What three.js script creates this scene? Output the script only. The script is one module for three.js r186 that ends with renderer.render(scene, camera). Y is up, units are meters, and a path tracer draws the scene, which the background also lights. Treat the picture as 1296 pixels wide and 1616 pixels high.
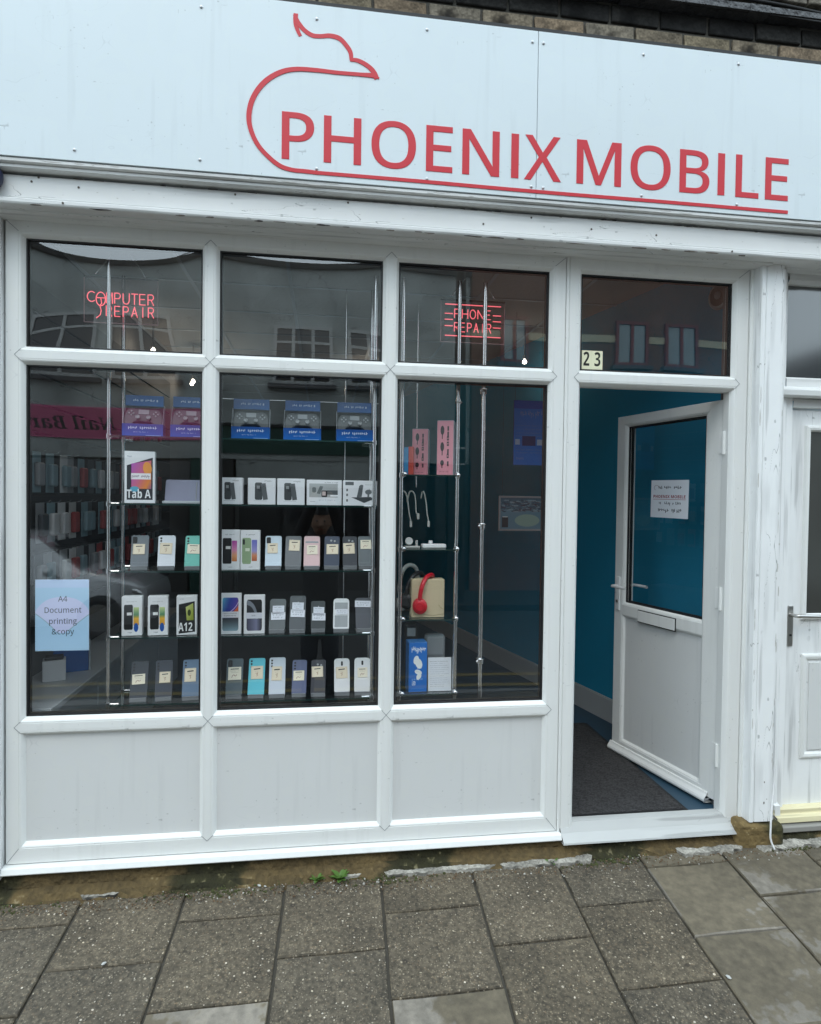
import * as THREE from 'three';
import { RoundedBoxGeometry } from 'three/addons/geometries/RoundedBoxGeometry.js';
import { TextGeometry } from 'three/addons/geometries/TextGeometry.js';
import { FontLoader } from 'three/addons/loaders/FontLoader.js';
import { MarchingCubes } from 'three/addons/objects/MarchingCubes.js';
import { mergeGeometries, toCreasedNormals } from 'three/addons/utils/BufferGeometryUtils.js';

// ---------------------------------------------------------------- camera, sky, sun, exposure
const scene = new THREE.Scene();
const camera = new THREE.PerspectiveCamera(77.88, 821 / 1024, 0.02, 400);
camera.position.set(-0.191, 1.544, 2.758);
camera.rotation.set(-1.222 * Math.PI / 180, -7.9035 * Math.PI / 180, 0.7413 * Math.PI / 180, 'YXZ');
const renderer = new THREE.WebGLRenderer();
renderer.toneMapping = THREE.LinearToneMapping;
renderer.toneMappingExposure = 1.39;
renderer.shadowMap.enabled = true;
{ // an even overcast sky, brighter overhead, faintly blue
  const w = 64, h = 32, d = new Float32Array(w * h * 4);
  for (let j = 0; j < h; j++) for (let i = 0; i < w; i++) {
    const el = ((j + 0.5) / h - 0.5) * Math.PI, k = (j * w + i) * 4;
    const l = el > 0 ? 1.15 * (1 + 1.6 * Math.sin(el)) / 2.6 + 0.35 : 0.35;
    d[k] = l * 1.15; d[k + 1] = l * 1.37; d[k + 2] = l * 1.52; d[k + 3] = 1;
  }
  const t = new THREE.DataTexture(d, w, h, THREE.RGBAFormat, THREE.FloatType);
  t.mapping = THREE.EquirectangularReflectionMapping; t.magFilter = THREE.LinearFilter; t.needsUpdate = true;
  scene.background = t; scene.environment = t; scene.backgroundIntensity = 1.0; scene.environmentIntensity = 1.0;
}
const sun = new THREE.DirectionalLight(0xfff4e6, 0.5);
sun.position.set(-4, 14, 9); sun.castShadow = true; sun.shadow.radius = 40;
Object.assign(sun.shadow.camera, { left: -8, right: 8, top: 8, bottom: -8, near: 1, far: 40 });
scene.add(sun); scene.add(sun.target);

// ---------------------------------------------------------------- helpers
let seed = 7;
const rnd = () => { seed = (seed * 1664525 + 1013904223) >>> 0; return seed / 4294967296; };
const rr = (a, b) => a + (b - a) * rnd();
const V = (x, y, z) => new THREE.Vector3(x, y, z);
const used = {};
const numbered = (n) => { if (used[n] === undefined) { used[n] = 0; return n; } used[n]++; return n + '_' + String(used[n]).padStart(3, '0'); };
function tag(o, label, category, group) { o.userData.label = label; o.userData.category = category; if (group) o.userData.group = group; return o; }
function thing(name, label, category, p = [0, 0, 0], ry = 0, group) {
  const o = new THREE.Group(); o.name = numbered(name); o.position.set(...p); o.rotation.y = ry; scene.add(o);
  return tag(o, label, category, group);
}
function part(name, g, m, parent, label) {
  if (Array.isArray(g)) g = merge(g);
  const o = new THREE.Mesh(g, m); o.name = name; o.castShadow = o.receiveShadow = true; parent.add(o);
  if (label) o.userData.label = label;
  return o;
}
function struct(name, g, m) { if (Array.isArray(g)) g = merge(g); const o = new THREE.Mesh(g, m); o.name = numbered(name); o.castShadow = o.receiveShadow = true; o.userData.kind = 'structure'; scene.add(o); return o; }
function merge(list) {
  return mergeGeometries(list.map((g) => {
    g = g.index ? g.toNonIndexed() : g;
    for (const k of Object.keys(g.attributes)) if (!['position', 'normal', 'uv'].includes(k)) g.deleteAttribute(k);
    if (!g.attributes.normal) g.computeVertexNormals();
    if (!g.attributes.uv) g.setAttribute('uv', new THREE.BufferAttribute(new Float32Array(g.attributes.position.count * 2), 2));
    return g;
  }));
}
// uv in metres, from the face's main direction; ou, ov shift the pattern
function muv(g, ou = 0, ov = 0, turn = false) {
  if (g.index) g = g.toNonIndexed();
  if (!g.attributes.normal) g.computeVertexNormals();
  const p = g.attributes.position, uv = new Float32Array(p.count * 2);
  const a = V(), b = V(), c = V();
  for (let i = 0; i < p.count; i += 3) {
    a.fromBufferAttribute(p, i); b.fromBufferAttribute(p, i + 1); c.fromBufferAttribute(p, i + 2);
    const n = b.clone().sub(a).cross(c.clone().sub(a)); const nx = Math.abs(n.x), ny = Math.abs(n.y), nz = Math.abs(n.z);
    [a, b, c].forEach((q, k) => {
      let u, v;
      if (nz >= nx && nz >= ny) { u = q.x; v = q.y; } else if (ny >= nx) { u = q.x; v = q.z; } else { u = q.z; v = q.y; }
      if (turn) [u, v] = [v, u];
      uv[(i + k) * 2] = u + ou; uv[(i + k) * 2 + 1] = v + ov;
    });
  }
  g.setAttribute('uv', new THREE.BufferAttribute(uv, 2));
  return g;
}
const box = (x0, x1, y0, y1, z0, z1) => muv(new THREE.BoxGeometry(x1 - x0, y1 - y0, z1 - z0).translate((x0 + x1) / 2, (y0 + y1) / 2, (z0 + z1) / 2), x0 * 0.37, y0 * 0.61);
function rbox(x0, x1, y0, y1, z0, z1, r = 0.004, s = 2) {
  return muv(new RoundedBoxGeometry(x1 - x0, y1 - y0, z1 - z0, s, Math.min(r, (x1 - x0) * 0.49, (y1 - y0) * 0.49, (z1 - z0) * 0.49)).translate((x0 + x1) / 2, (y0 + y1) / 2, (z0 + z1) / 2), x0 * 0.37, y0 * 0.61);
}
function tube(pts, r, seg = 24, rad = 8, closed = false) { return new THREE.TubeGeometry(new THREE.CatmullRomCurve3(pts.map((p) => V(...p)), closed), seg, r, rad, closed); }
function rod(a, b, r, rad = 12) { return new THREE.TubeGeometry(new THREE.LineCurve3(V(...a), V(...b)), 1, r, rad, false); }
function cyl(x, y, z, r, h, rad = 20) { return new THREE.CylinderGeometry(r, r, h, rad).translate(x, y, z); }
// a moulded bar: stations [s, z] across it, ends cut by e0(s), e1(s). dir 'v' runs up, 'h' runs along x; sg turns s
function bar(dir, c, a0, a1, st, sg = 1, e0 = null, e1 = null, dz = 0) {
  const pos = [];
  const put = (s, z, t) => (dir === 'v' ? [c + sg * s, t, z + dz] : [t, c + sg * s, z + dz]);
  for (let i = 0; i + 1 < st.length; i++) {
    const [s0, z0] = st[i], [s1, z1] = st[i + 1];
    const A = put(s0, z0, a0 - (e0 ? e0(s0) : 0)), B = put(s1, z1, a0 - (e0 ? e0(s1) : 0)), C = put(s1, z1, a1 + (e1 ? e1(s1) : 0)), D = put(s0, z0, a1 + (e1 ? e1(s0) : 0));
    const flip = (dir === 'v') === (sg < 0);
    pos.push(...(flip ? [...A, ...C, ...B, ...A, ...D, ...C] : [...A, ...B, ...C, ...A, ...C, ...D]));
  }
  const g = new THREE.BufferGeometry(); g.setAttribute('position', new THREE.Float32BufferAttribute(pos, 3)); g.computeVertexNormals();
  return muv(g, a0 * 0.7 + c, c * 1.3);
}
function flat(pts2, z0, z1) { // a prism from an outline in x, y
  const s = new THREE.Shape(pts2.map((p) => new THREE.Vector2(...p)));
  return muv(new THREE.ExtrudeGeometry(s, { depth: z1 - z0, bevelEnabled: false }).translate(0, 0, z0));
}
function rrect(w, h, r, d, bevel = 0) { // a rounded rectangle plate centred on x, base at y 0, back at z 0
  const s = new THREE.Shape(), x = -w / 2 + bevel, X = w / 2 - bevel, y = bevel, Y = h - bevel;
  s.moveTo(x + r, y); s.lineTo(X - r, y); s.quadraticCurveTo(X, y, X, y + r); s.lineTo(X, Y - r); s.quadraticCurveTo(X, Y, X - r, Y); s.lineTo(x + r, Y); s.quadraticCurveTo(x, Y, x, Y - r); s.lineTo(x, y + r); s.quadraticCurveTo(x, y, x + r, y);
  return new THREE.ExtrudeGeometry(s, { depth: d - 2 * bevel, bevelEnabled: bevel > 0, bevelSize: bevel, bevelThickness: bevel, bevelSegments: 2, curveSegments: 5 }).translate(0, 0, bevel);
}

// ---------------------------------------------------------------- textures
function hash(x, y, s) { let h = (x * 374761393 + y * 668265263 + s * 2147483647) | 0; h = Math.imul(h ^ (h >>> 13), 1274126177); return ((h ^ (h >>> 16)) >>> 0) / 4294967296; }
function vnoise(x, y, px, py, s) {
  const xi = Math.floor(x), yi = Math.floor(y), fx = x - xi, fy = y - yi, u = fx * fx * (3 - 2 * fx), v = fy * fy * (3 - 2 * fy);
  const m = (a, n) => ((a % n) + n) % n;
  const a = hash(m(xi, px), m(yi, py), s), b = hash(m(xi + 1, px), m(yi, py), s), c = hash(m(xi, px), m(yi + 1, py), s), d = hash(m(xi + 1, px), m(yi + 1, py), s);
  return a + (b - a) * u + (c - a) * v + (a - b - c + d) * u * v;
}
function fbm(u, v, fx, fy, oct, s) { let a = 0, w = 0.5, t = 0; for (let o = 0; o < oct; o++) { a += w * vnoise(u * fx, v * fy, fx, fy, s + o * 17); t += w; w *= 0.5; fx *= 2; fy *= 2; } return a / t; }
function dataTex(n, metres, srgb, f) {
  const d = new Uint8Array(n * n * 4);
  for (let j = 0; j < n; j++) for (let i = 0; i < n; i++) { const c = f(i / n, j / n, i, j), k = (j * n + i) * 4; for (let q = 0; q < 3; q++) d[k + q] = Math.max(0, Math.min(255, c[q] * 255)); d[k + 3] = 255; }
  const t = new THREE.DataTexture(d, n, n); t.wrapS = t.wrapT = THREE.RepeatWrapping; t.magFilter = THREE.LinearFilter; t.minFilter = THREE.LinearMipmapLinearFilter; t.generateMipmaps = true;
  if (srgb) t.colorSpace = THREE.SRGBColorSpace;
  t.repeat.set(1 / metres, 1 / metres); t.needsUpdate = true; return t;
}
const g1 = (x) => [x, x, x];
const smooth = (a, b, x) => { x = Math.max(0, Math.min(1, (x - a) / (b - a))); return x * x * (3 - 2 * x); };
const mix = (a, b, t) => a.map((x, i) => x + (b[i] - x) * t);
function canvasTex(w, h, draw, metres) {
  const c = document.createElement('canvas'); c.width = w; c.height = h; const x = c.getContext('2d'); draw(x, w, h);
  const t = new THREE.CanvasTexture(c); t.colorSpace = THREE.SRGBColorSpace; t.magFilter = THREE.LinearFilter;
  if (metres) { t.wrapS = t.wrapT = THREE.RepeatWrapping; t.repeat.set(1 / metres, 1 / metres); }
  return t;
}
// faint grime of plastic and of the sign
const tPlastic = dataTex(512, 1.1, true, (u, v) => { const a = fbm(u, v, 5, 5, 5, 3), b = fbm(u, v, 40, 3, 3, 9); const k = 0.975 + 0.018 * (a - 0.5) - 0.02 * smooth(0.6, 0.85, b) - 0.16 * smooth(0.93, 0.99, vnoise(u * 90, v * 90, 90, 90, 15)) * smooth(0.5, 0.6, fbm(u, v, 4, 4, 3, 19)) - 0.05 * smooth(0.0035, 0, Math.abs(fbm(u, v, 5, 9, 3, 29) - 0.5)) * smooth(0.55, 0.65, fbm(u, v, 5, 5, 3, 33)); return [k, k * 1.0, k * 0.995]; });
const tPlasticR = dataTex(256, 0.7, false, (u, v) => { const a = fbm(u, v, 7, 7, 5, 23); return g1(0.66 + 0.25 * (a - 0.25)); });
// old gloss paint on timber: streaks, chips, hairline cracks along x of the pattern
const crackNoise = (u, v, s) => Math.abs(fbm(u, v, 3, 26, 3, s) - 0.5);
const tPaint = dataTex(1024, 1.3, true, (u, v) => {
  const a = fbm(u, v, 4, 4, 5, 31), b = fbm(u, v, 3, 30, 4, 37), c = crackNoise(u, v, 41), d = fbm(u, v, 30, 30, 3, 47), w = fbm(u, v, 6, 6, 3, 53);
  let k = 0.985 + 0.08 * (a - 0.5) - 0.07 * smooth(0.55, 0.8, b);
  k *= 1 - 0.34 * smooth(0.0035, 0.0, c) * smooth(0.52, 0.66, w);
  k *= 1 - 0.2 * smooth(0.8, 0.86, d) * smooth(0.5, 0.65, w); k *= 1 - 0.12 * smooth(0.6, 0.75, fbm(u, v, 3, 60, 4, 61));
  return [k, k, k * 0.995];
});
const tPaintB = dataTex(1024, 1.3, false, (u, v) => { const c = crackNoise(u, v, 41), w = fbm(u, v, 6, 6, 3, 53), b = fbm(u, v, 5, 40, 4, 37), d = fbm(u, v, 60, 60, 2, 59); return g1(0.55 + 0.35 * (b - 0.5) + 0.1 * (d - 0.5) - 0.4 * smooth(0.006, 0, c) * smooth(0.48, 0.62, w)); });
// exposed-aggregate paving
function speckle(seed0, base, dots) {
  return canvasTex(1024, 1024, (x, w, h) => {
    seed = seed0; const im = x.createImageData(w, h);
    for (let j = 0; j < h; j++) for (let i = 0; i < w; i++) {
      const u = i / w, v = j / h, a = fbm(u, v, 5, 5, 4, seed0), b = fbm(u, v, 90, 90, 2, seed0 + 5), c = hash(i, j, seed0), k = 0.8 + 0.4 * (a - 0.5) + 0.5 * (b - 0.5) + 0.14 * (c - 0.5), q = (j * w + i) * 4;
      im.data[q] = base[0] * k; im.data[q + 1] = base[1] * k; im.data[q + 2] = base[2] * k; im.data[q + 3] = 255;
    }
    x.putImageData(im, 0, 0);
    for (const [n, r0, r1, cols, al] of dots) for (let i = 0; i < n; i++) {
      const r = r0 + (r1 - r0) * Math.pow(rnd(), 2.2), px = rnd() * w, py = rnd() * h, c = cols[Math.floor(rnd() * cols.length)];
      x.globalAlpha = al * rr(0.4, 1); x.fillStyle = c;
      for (const ox of [-w, 0, w]) for (const oy of [-h, 0, h]) if (px + ox > -9 && px + ox < w + 9 && py + oy > -9 && py + oy < h + 9) { x.beginPath(); x.ellipse(px + ox, py + oy, r, r * rr(0.55, 1), rr(0, 3), 0, 7); x.fill(); }
    }
    for (let i = 0; i < 26; i++) { x.globalAlpha = rr(0.25, 0.5); x.fillStyle = rnd() < 0.6 ? '#2f2c27' : '#8d887c'; x.beginPath(); x.ellipse(rr(20, w - 20), rr(20, h - 20), rr(7, 17), rr(6, 13), rr(0, 3), 0, 7); x.fill(); }
    x.globalAlpha = 1;
  }, 0.95);
}
const tAgg = speckle(101, [112, 107, 96], [[12000, 1.4, 5, ['#57534a', '#6d675c', '#8f887a', '#3f3b35', '#7b6d5c'], 0.75], [6500, 1.2, 3.6, ['#b9b4a6', '#a8a090', '#c8c4ba', '#958a76'], 0.75], [300, 2.4, 5.5, ['#efece4', '#dcd6c6', '#f4f2ee'], 0.95]]);
const tAggB = dataTex(512, 0.95, false, (u, v, i, j) => g1(0.3 + 0.5 * fbm(u, v, 120, 120, 2, 71) + 0.2 * fbm(u, v, 10, 10, 3, 77)));
const tSlab = dataTex(1024, 1.37, true, (u, v, i, j) => {
  const a = fbm(u, v, 4, 4, 6, 83), b = fbm(u, v, 3, 3, 5, 89), f = hash(i, j, 3), n = fbm(u, v, 60, 60, 3, 97);
  const wet = smooth(0.44, 0.5, a * 0.75 + n * 0.14 + 0.05), dry = [0.6, 0.605, 0.6], damp = [0.455, 0.445, 0.405];
  const k = 0.92 + 0.3 * (b - 0.5) + 0.3 * (n - 0.5) + 0.08 * (f - 0.5);
  return mix(dry, damp, wet).map((x) => x * k);
});
const tBrick = dataTex(512, 0.6, true, (u, v, i, j) => {
  const a = fbm(u, v, 9, 9, 5, 113), b = fbm(u, v, 5, 5, 4, 117), c = fbm(u, v, 80, 80, 2, 119), k = 0.78 + 0.5 * (a - 0.5) + 0.35 * (c - 0.5);
  return mix([k, k, k], [k * 0.35, k * 0.34, k * 0.33], smooth(0.55, 0.72, b));
});
const tBrickB = dataTex(256, 0.6, false, (u, v) => g1(fbm(u, v, 40, 40, 4, 127)));
const tPlinth = dataTex(512, 0.9, true, (u, v) => {
  const a = fbm(u, v, 5, 9, 5, 131), b = fbm(u, v, 4, 6, 4, 137), c = fbm(u, v, 50, 50, 3, 139), k = 0.8 + 0.5 * (a - 0.5) + 0.3 * (c - 0.5);
  let col = [0.56 * k, 0.49 * k, 0.36 * k];
  col = mix(col, [0.27 * k, 0.27 * k, 0.17 * k], smooth(0.5, 0.66, b)); return mix(col, [0.74, 0.72, 0.66], 0.55 * smooth(0.63, 0.72, c * 0.5 + a * 0.5));
});
const tRender = dataTex(512, 3.1, true, (u, v) => { const a = fbm(u, v, 5, 5, 5, 151), c = Math.abs(fbm(u, v, 4, 7, 4, 157) - 0.5), k = 0.86 + 0.3 * (a - 0.5) - 0.35 * smooth(0.006, 0, c); return [k, k, k]; });
const tRough = dataTex(256, 0.5, false, (u, v) => g1(fbm(u, v, 30, 30, 4, 163)));

const M = {};
const mat = (o) => new THREE.MeshStandardMaterial({ side: THREE.DoubleSide, ...o });
const C = (r, g, b) => new THREE.Color().setRGB(r, g, b);
M.upvc = new THREE.MeshPhysicalMaterial({ side: THREE.DoubleSide, color: C(0.84, 0.845, 0.835), map: tPlastic, roughness: 0.55, roughnessMap: tPlasticR });
M.panel = new THREE.MeshPhysicalMaterial({ side: THREE.DoubleSide, color: C(0.73, 0.735, 0.735), map: tPlastic, roughness: 0.5, roughnessMap: tPlasticR });
M.paint = mat({ color: C(0.76, 0.765, 0.765), map: tPaint, bumpMap: tPaintB, bumpScale: 0.0016, roughness: 0.55 });
{ const a = tPaint.clone(), b = tPaintB.clone(); for (const t of [a, b]) { t.rotation = Math.PI / 2; t.needsUpdate = true; } M.paintV = mat({ color: C(0.89, 0.9, 0.91), map: a, bumpMap: b, bumpScale: 0.0016, roughness: 0.55 }); }
M.sign = new THREE.MeshPhysicalMaterial({ color: C(0.71, 0.78, 0.82), map: tPlastic, roughness: 0.45, roughnessMap: tPlasticR });
M.red = mat({ color: C(0.58, 0.018, 0.032), roughness: 0.45 });
M.gasket = mat({ color: C(0.012, 0.012, 0.013), roughness: 0.6 });
M.seam = mat({ color: C(0.33, 0.34, 0.35), roughness: 0.7 });
M.dark = mat({ color: C(0.015, 0.015, 0.017), roughness: 0.5 });
M.glass = new THREE.MeshPhysicalMaterial({ color: 0xffffff, roughness: 0.0, metalness: 0, transmission: 1, thickness: 0, ior: 2.333, side: THREE.DoubleSide });
M.clear = new THREE.MeshPhysicalMaterial({ color: C(0.95, 0.97, 0.97), roughness: 0.0, transmission: 1, thickness: 0, ior: 1.45, side: THREE.DoubleSide });
M.shelf = new THREE.MeshPhysicalMaterial({ color: C(0.82, 0.92, 0.9), roughness: 0.02, transmission: 1, thickness: 0, ior: 1.5, side: THREE.DoubleSide });
M.shelfEdge = mat({ color: C(0.012, 0.035, 0.032), roughness: 0.15 });
M.chrome = mat({ color: C(0.78, 0.78, 0.78), metalness: 1, roughness: 0.16 });
M.steel = mat({ color: C(0.5, 0.49, 0.47), metalness: 1, roughness: 0.32 });
M.agg = mat({ map: tAgg, bumpMap: tAggB, bumpScale: 0.004, roughness: 0.88, color: C(0.83, 0.745, 0.645) });
M.agg2 = mat({ map: tAgg, bumpMap: tAggB, bumpScale: 0.004, roughness: 0.85, color: C(0.74, 0.675, 0.6) });
M.agg3 = mat({ map: tAgg, bumpMap: tAggB, bumpScale: 0.004, roughness: 0.85, color: C(0.77, 0.685, 0.58) });
M.slab = mat({ map: tSlab, bumpMap: tRough, bumpScale: 0.0025, roughness: 0.86, color: C(0.88, 0.77, 0.65) });
M.soil = mat({ color: C(0.062, 0.056, 0.045), roughness: 0.95, bumpMap: tRough, bumpScale: 0.004 });
M.plinth = mat({ map: tPlinth, color: C(0.62, 0.565, 0.44), bumpMap: tRough, bumpScale: 0.014, roughness: 0.95 });
M.white = mat({ color: C(0.8, 0.8, 0.8), roughness: 0.5 });
M.grey = mat({ color: C(0.28, 0.29, 0.3), roughness: 0.45 });
M.blueWall = mat({ color: C(0.018, 0.29, 0.47), roughness: 0.75, bumpMap: tRough, bumpScale: 0.0006 });
M.blueFloor = mat({ color: C(0.03, 0.07, 0.11), roughness: 0.5 });
M.mat_ = mat({ color: C(0.03, 0.029, 0.03), roughness: 1, map: tRough.clone(), bumpMap: tRough, bumpScale: 0.006 });
M.mat_.map.repeat.set(5, 5); M.mat_.map.needsUpdate = true; M.mat_.color = C(0.075, 0.072, 0.074);
M.ceil = mat({ color: C(0.42, 0.41, 0.4), roughness: 0.9 });
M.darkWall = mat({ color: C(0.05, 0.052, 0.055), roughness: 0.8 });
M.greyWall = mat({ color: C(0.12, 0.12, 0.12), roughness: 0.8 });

// ---------------------------------------------------------------- ground: pavement with its slabs
const gy = (x, z) => -0.0895 - 0.0986 * z + 0.0102 * x;          // the pavement falls away from the shops
const SK = 0.0336, JX = [-3.15, -2.75, -2.35, -1.945, -1.541, -1.139, -0.732, -0.329, 0.076, 0.477, 0.87, 1.262, 1.66, 2.06, 2.46, 2.86, 3.26];
function slabGeo(c, rise, tilt) { // corners [x, z] in order; a chamfered slab with worn edges
  const ring = [], N = 4;
  for (let e = 0; e < 4; e++) for (let k = 0; k < N; k++) { const a = c[e], b = c[(e + 1) % 4], t = k / N; ring.push([a[0] + (b[0] - a[0]) * t, a[1] + (b[1] - a[1]) * t]); }
  const cx = (c[0][0] + c[1][0] + c[2][0] + c[3][0]) / 4, cz = (c[0][1] + c[1][1] + c[2][1] + c[3][1]) / 4;
  const inset = (p, d) => { const dx = cx - p[0], dz = cz - p[1], l = Math.hypot(dx, dz); return [p[0] + dx / l * d, p[1] + dz / l * d]; };
  const y = (p, d) => gy(p[0], p[1]) + rise + tilt * (p[0] - cx) - d;
  const out = ring.map((p) => inset(p, rr(0.004, 0.0075))), top = out.map((p) => inset(p, rr(0.003, 0.006))), pos = [];
  const P3 = (p, d) => [p[0], y(p, d), p[1]];
  for (let i = 0; i < ring.length; i++) {
    const j = (i + 1) % ring.length;
    pos.push(cx, y([cx, cz], 0), cz, ...P3(top[j], 0), ...P3(top[i], 0));
    pos.push(...P3(top[i], 0), ...P3(top[j], 0), ...P3(out[j], 0.005), ...P3(top[i], 0), ...P3(out[j], 0.005), ...P3(out[i], 0.005));
    pos.push(...P3(out[i], 0.005), ...P3(out[j], 0.005), ...P3(out[j], 0.04), ...P3(out[i], 0.005), ...P3(out[j], 0.04), ...P3(out[i], 0.04));
  }
  const g = new THREE.BufferGeometry(); g.setAttribute('position', new THREE.Float32BufferAttribute(pos, 3)); g.computeVertexNormals();
  return muv(g, rr(0, 5), rr(0, 5), rnd() < 0.5);
}
{
  const bed = []; // joint filling below the slabs, following the fall
  const q = (x0, x1, z0, z1, d) => { const g = new THREE.BufferGeometry(); const p = (x, z) => [x, gy(x, z) - d, z]; g.setAttribute('position', new THREE.Float32BufferAttribute([...p(x0, z0), ...p(x0, z1), ...p(x1, z1), ...p(x0, z0), ...p(x1, z1), ...p(x1, z0)], 3)); g.computeVertexNormals(); return muv(g); };
  bed.push(q(-14, 14, -0.12, 3.52, 0.013));
  const pavement = struct('pavement', bed, M.soil);
  seed = 4242;
  // distance from the wall of the cross joints of each run of slabs, as the photograph shows them
  const first = { 3: 0.3, 4: 0.184, 5: 0.405, 6: 0.222, 7: 0.44, 8: 0.267, 9: 0.478, 10: 0.326, 11: 0.136, 12: 0.355, 13: 0.177, 14: 0.3 };
  for (let i = 0; i + 1 < JX.length; i++) {
    const f = first[i] ?? 0.2; let z = 0.035;
    const cuts = [z]; for (let k = f; k < 3.3; k += 0.391) if (k > z + 0.03) cuts.push(k); cuts.push(3.36);
    for (let k = 0; k + 1 < cuts.length; k++) {
      const z0 = cuts[k], z1 = cuts[k + 1], X = (j, zz) => JX[j] - SK * zz;
      const plain = (i >= 11 && !(i === 11 && k > 3)) || (i === 8 && k === 2) || (i === 6 && k === 2);
      const m = plain ? M.slab : [M.agg, M.agg2, M.agg3][Math.floor(rnd() * 3)];
      part('paving_slab', slabGeo([[X(i, z0), z0], [X(i + 1, z0), z0], [X(i + 1, z1), z1], [X(i, z1), z1]], rr(-0.0015, 0.0015), rr(-0.003, 0.003)), m, pavement);
    }
  }
  M.kerb = mat({ color: C(0.3, 0.295, 0.28), map: tRender, roughness: 0.85 });
  const kerb = struct('kerb', box(-14, 14, -0.62, -0.425, 3.38, 3.53), M.kerb);
}

// ---------------------------------------------------------------- plinth, fillet of mortar, moss
{
  seed = 99;
  const t = thing('plinth_wall', 'low mossy ochre stone plinth under the white window frame', 'plinth', [0, 0, 0]);
  const st = [], n = 90; const pos = [], row = (i) => { const x = -1.95 + i * 0.055; const a = vnoise(i * 0.9, 0, 99, 9, 5), b = vnoise(i * 0.5, 3, 99, 9, 8), c = vnoise(i * 1.3, 5, 199, 9, 11); const g = gy(x, 0.03);
    return [[x, -0.004, -0.06], [x, -0.006, 0.004 + 0.008 * a], [x, -0.035 - 0.01 * c, 0.008 + 0.012 * b], [x, g + 0.035 + 0.012 * a, 0.012 + 0.012 * b], [x, g + 0.018 + 0.008 * c, 0.028 + 0.02 * a], [x, g + 0.004, 0.05 + 0.03 * b * c], [x, g - 0.02, 0.08]]; };
  for (let i = 0; i < n; i++) { const A = row(i), B = row(i + 1); for (let k = 0; k + 1 < A.length; k++) pos.push(...A[k], ...B[k + 1], ...B[k], ...A[k], ...A[k + 1], ...B[k + 1]); }
  const g = new THREE.BufferGeometry(); g.setAttribute('position', new THREE.Float32BufferAttribute(pos, 3)); g.computeVertexNormals();
  part('stone_face', muv(g), M.plinth, t);
  // a pale strip of broken mortar along the foot, in pieces
  M.mortar = mat({ color: C(0.5, 0.47, 0.41), map: tBrick, bumpMap: tRough, bumpScale: 0.006, roughness: 0.95 });
  for (const [x0, x1, w] of [[-1.16, -1.0, 0.03], [-0.1, 0.0, 0.03], [0.09, 0.6, 0.04], [0.6, 1.04, 0.05], [1.45, 1.78, 0.06], [1.84, 2.5, 0.07]]) {
    const k = Math.max(5, Math.round((x1 - x0) / 0.02)), up = [], dn = [];
    for (let i = 0; i <= k; i++) { const x = x0 + (x1 - x0) * i / k, e = i === 0 || i === k ? 0.4 : 1; up.push([x, 0.032 + rr(-0.006, 0.006)]); dn.push([x, 0.032 + w * e * rr(0.75, 1.1)]); }
    const p2 = []; const Y = (x, z) => gy(x, z) + 0.007 + 0.3 * Math.max(0, 0.05 - z) + rr(0, 0.003);
    for (let i = 0; i < k; i++) { const a = [up[i][0], Y(...up[i]), up[i][1]], b = [up[i + 1][0], Y(...up[i + 1]), up[i + 1][1]], c = [dn[i + 1][0], Y(...dn[i + 1]) + 0.004, dn[i + 1][1]], d = [dn[i][0], Y(...dn[i]) + 0.004, dn[i][1]], c2 = [c[0], gy(c[0], c[2]) - 0.01, c[2] + 0.004], d2 = [d[0], gy(d[0], d[2]) - 0.01, d[2] + 0.004]; p2.push(...a, ...c, ...b, ...a, ...d, ...c, ...d, ...c2, ...c, ...d, ...d2, ...c2); }
    const gg = new THREE.BufferGeometry(); gg.setAttribute('position', new THREE.Float32BufferAttribute(p2, 3)); gg.computeVertexNormals();
    part('mortar_patch', muv(gg, x0), M.mortar, t);
  }
  // moss and grit along the foot of the wall
  const tuft = new THREE.IcosahedronGeometry(1, 1), place = (name, m, nn, f, label, cat) => {
    const im = new THREE.InstancedMesh(tuft, m, nn), o = new THREE.Object3D();
    for (let i = 0; i < nn; i++) { const [x, z, s] = f(); o.position.set(x, gy(x, z) + 0.002 + 0.25 * Math.max(0, 0.06 - z), z); o.scale.set(s * rr(0.7, 1.5), s * rr(0.4, 0.8), s * rr(0.7, 1.5)); o.rotation.set(rr(0, 3), rr(0, 3), rr(0, 3)); o.updateMatrix(); im.setMatrixAt(i, o.matrix); }
    im.name = name; im.castShadow = im.receiveShadow = true; scene.add(im); tag(im, label, cat); im.userData.kind = 'stuff';
  };
  M.moss = mat({ color: C(0.055, 0.062, 0.02), roughness: 1 }); M.grit = mat({ color: C(0.13, 0.085, 0.05), roughness: 1 }); M.gravelly = mat({ color: C(0.4, 0.38, 0.34), roughness: 0.9 });
  const spots = [[-1.5, 0.35], [1.1, 0.35], [-0.6, 0.5], [0.1, 0.4], [2.05, 0.25]];
  place('moss', M.moss, 1500, () => { const [c, w] = spots[Math.floor(rnd() * spots.length)]; return [c + rr(-w, w) * rnd(), 0.035 + Math.pow(rnd(), 2) * 0.075, rr(0.002, 0.0055)]; }, 'dark green moss along the foot of the shop plinth', 'moss');
  place('grit', M.grit, 2600, () => [rr(-1.6, 2.4), 0.03 + Math.pow(rnd(), 2.5) * 0.11, rr(0.0015, 0.004)], 'brown soil and leaf grit swept against the shop plinth', 'grit');
  place('gravel', M.gravelly, 420, () => [rr(-1.6, 2.4), 0.035 + Math.pow(rnd(), 2) * 0.12, rr(0.0015, 0.0042)], 'pale stone crumbs scattered along the foot of the plinth', 'gravel');
  // litter: bits of white paper
  M.paperBit = mat({ color: C(0.45, 0.45, 0.43), roughness: 0.8 });
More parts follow.
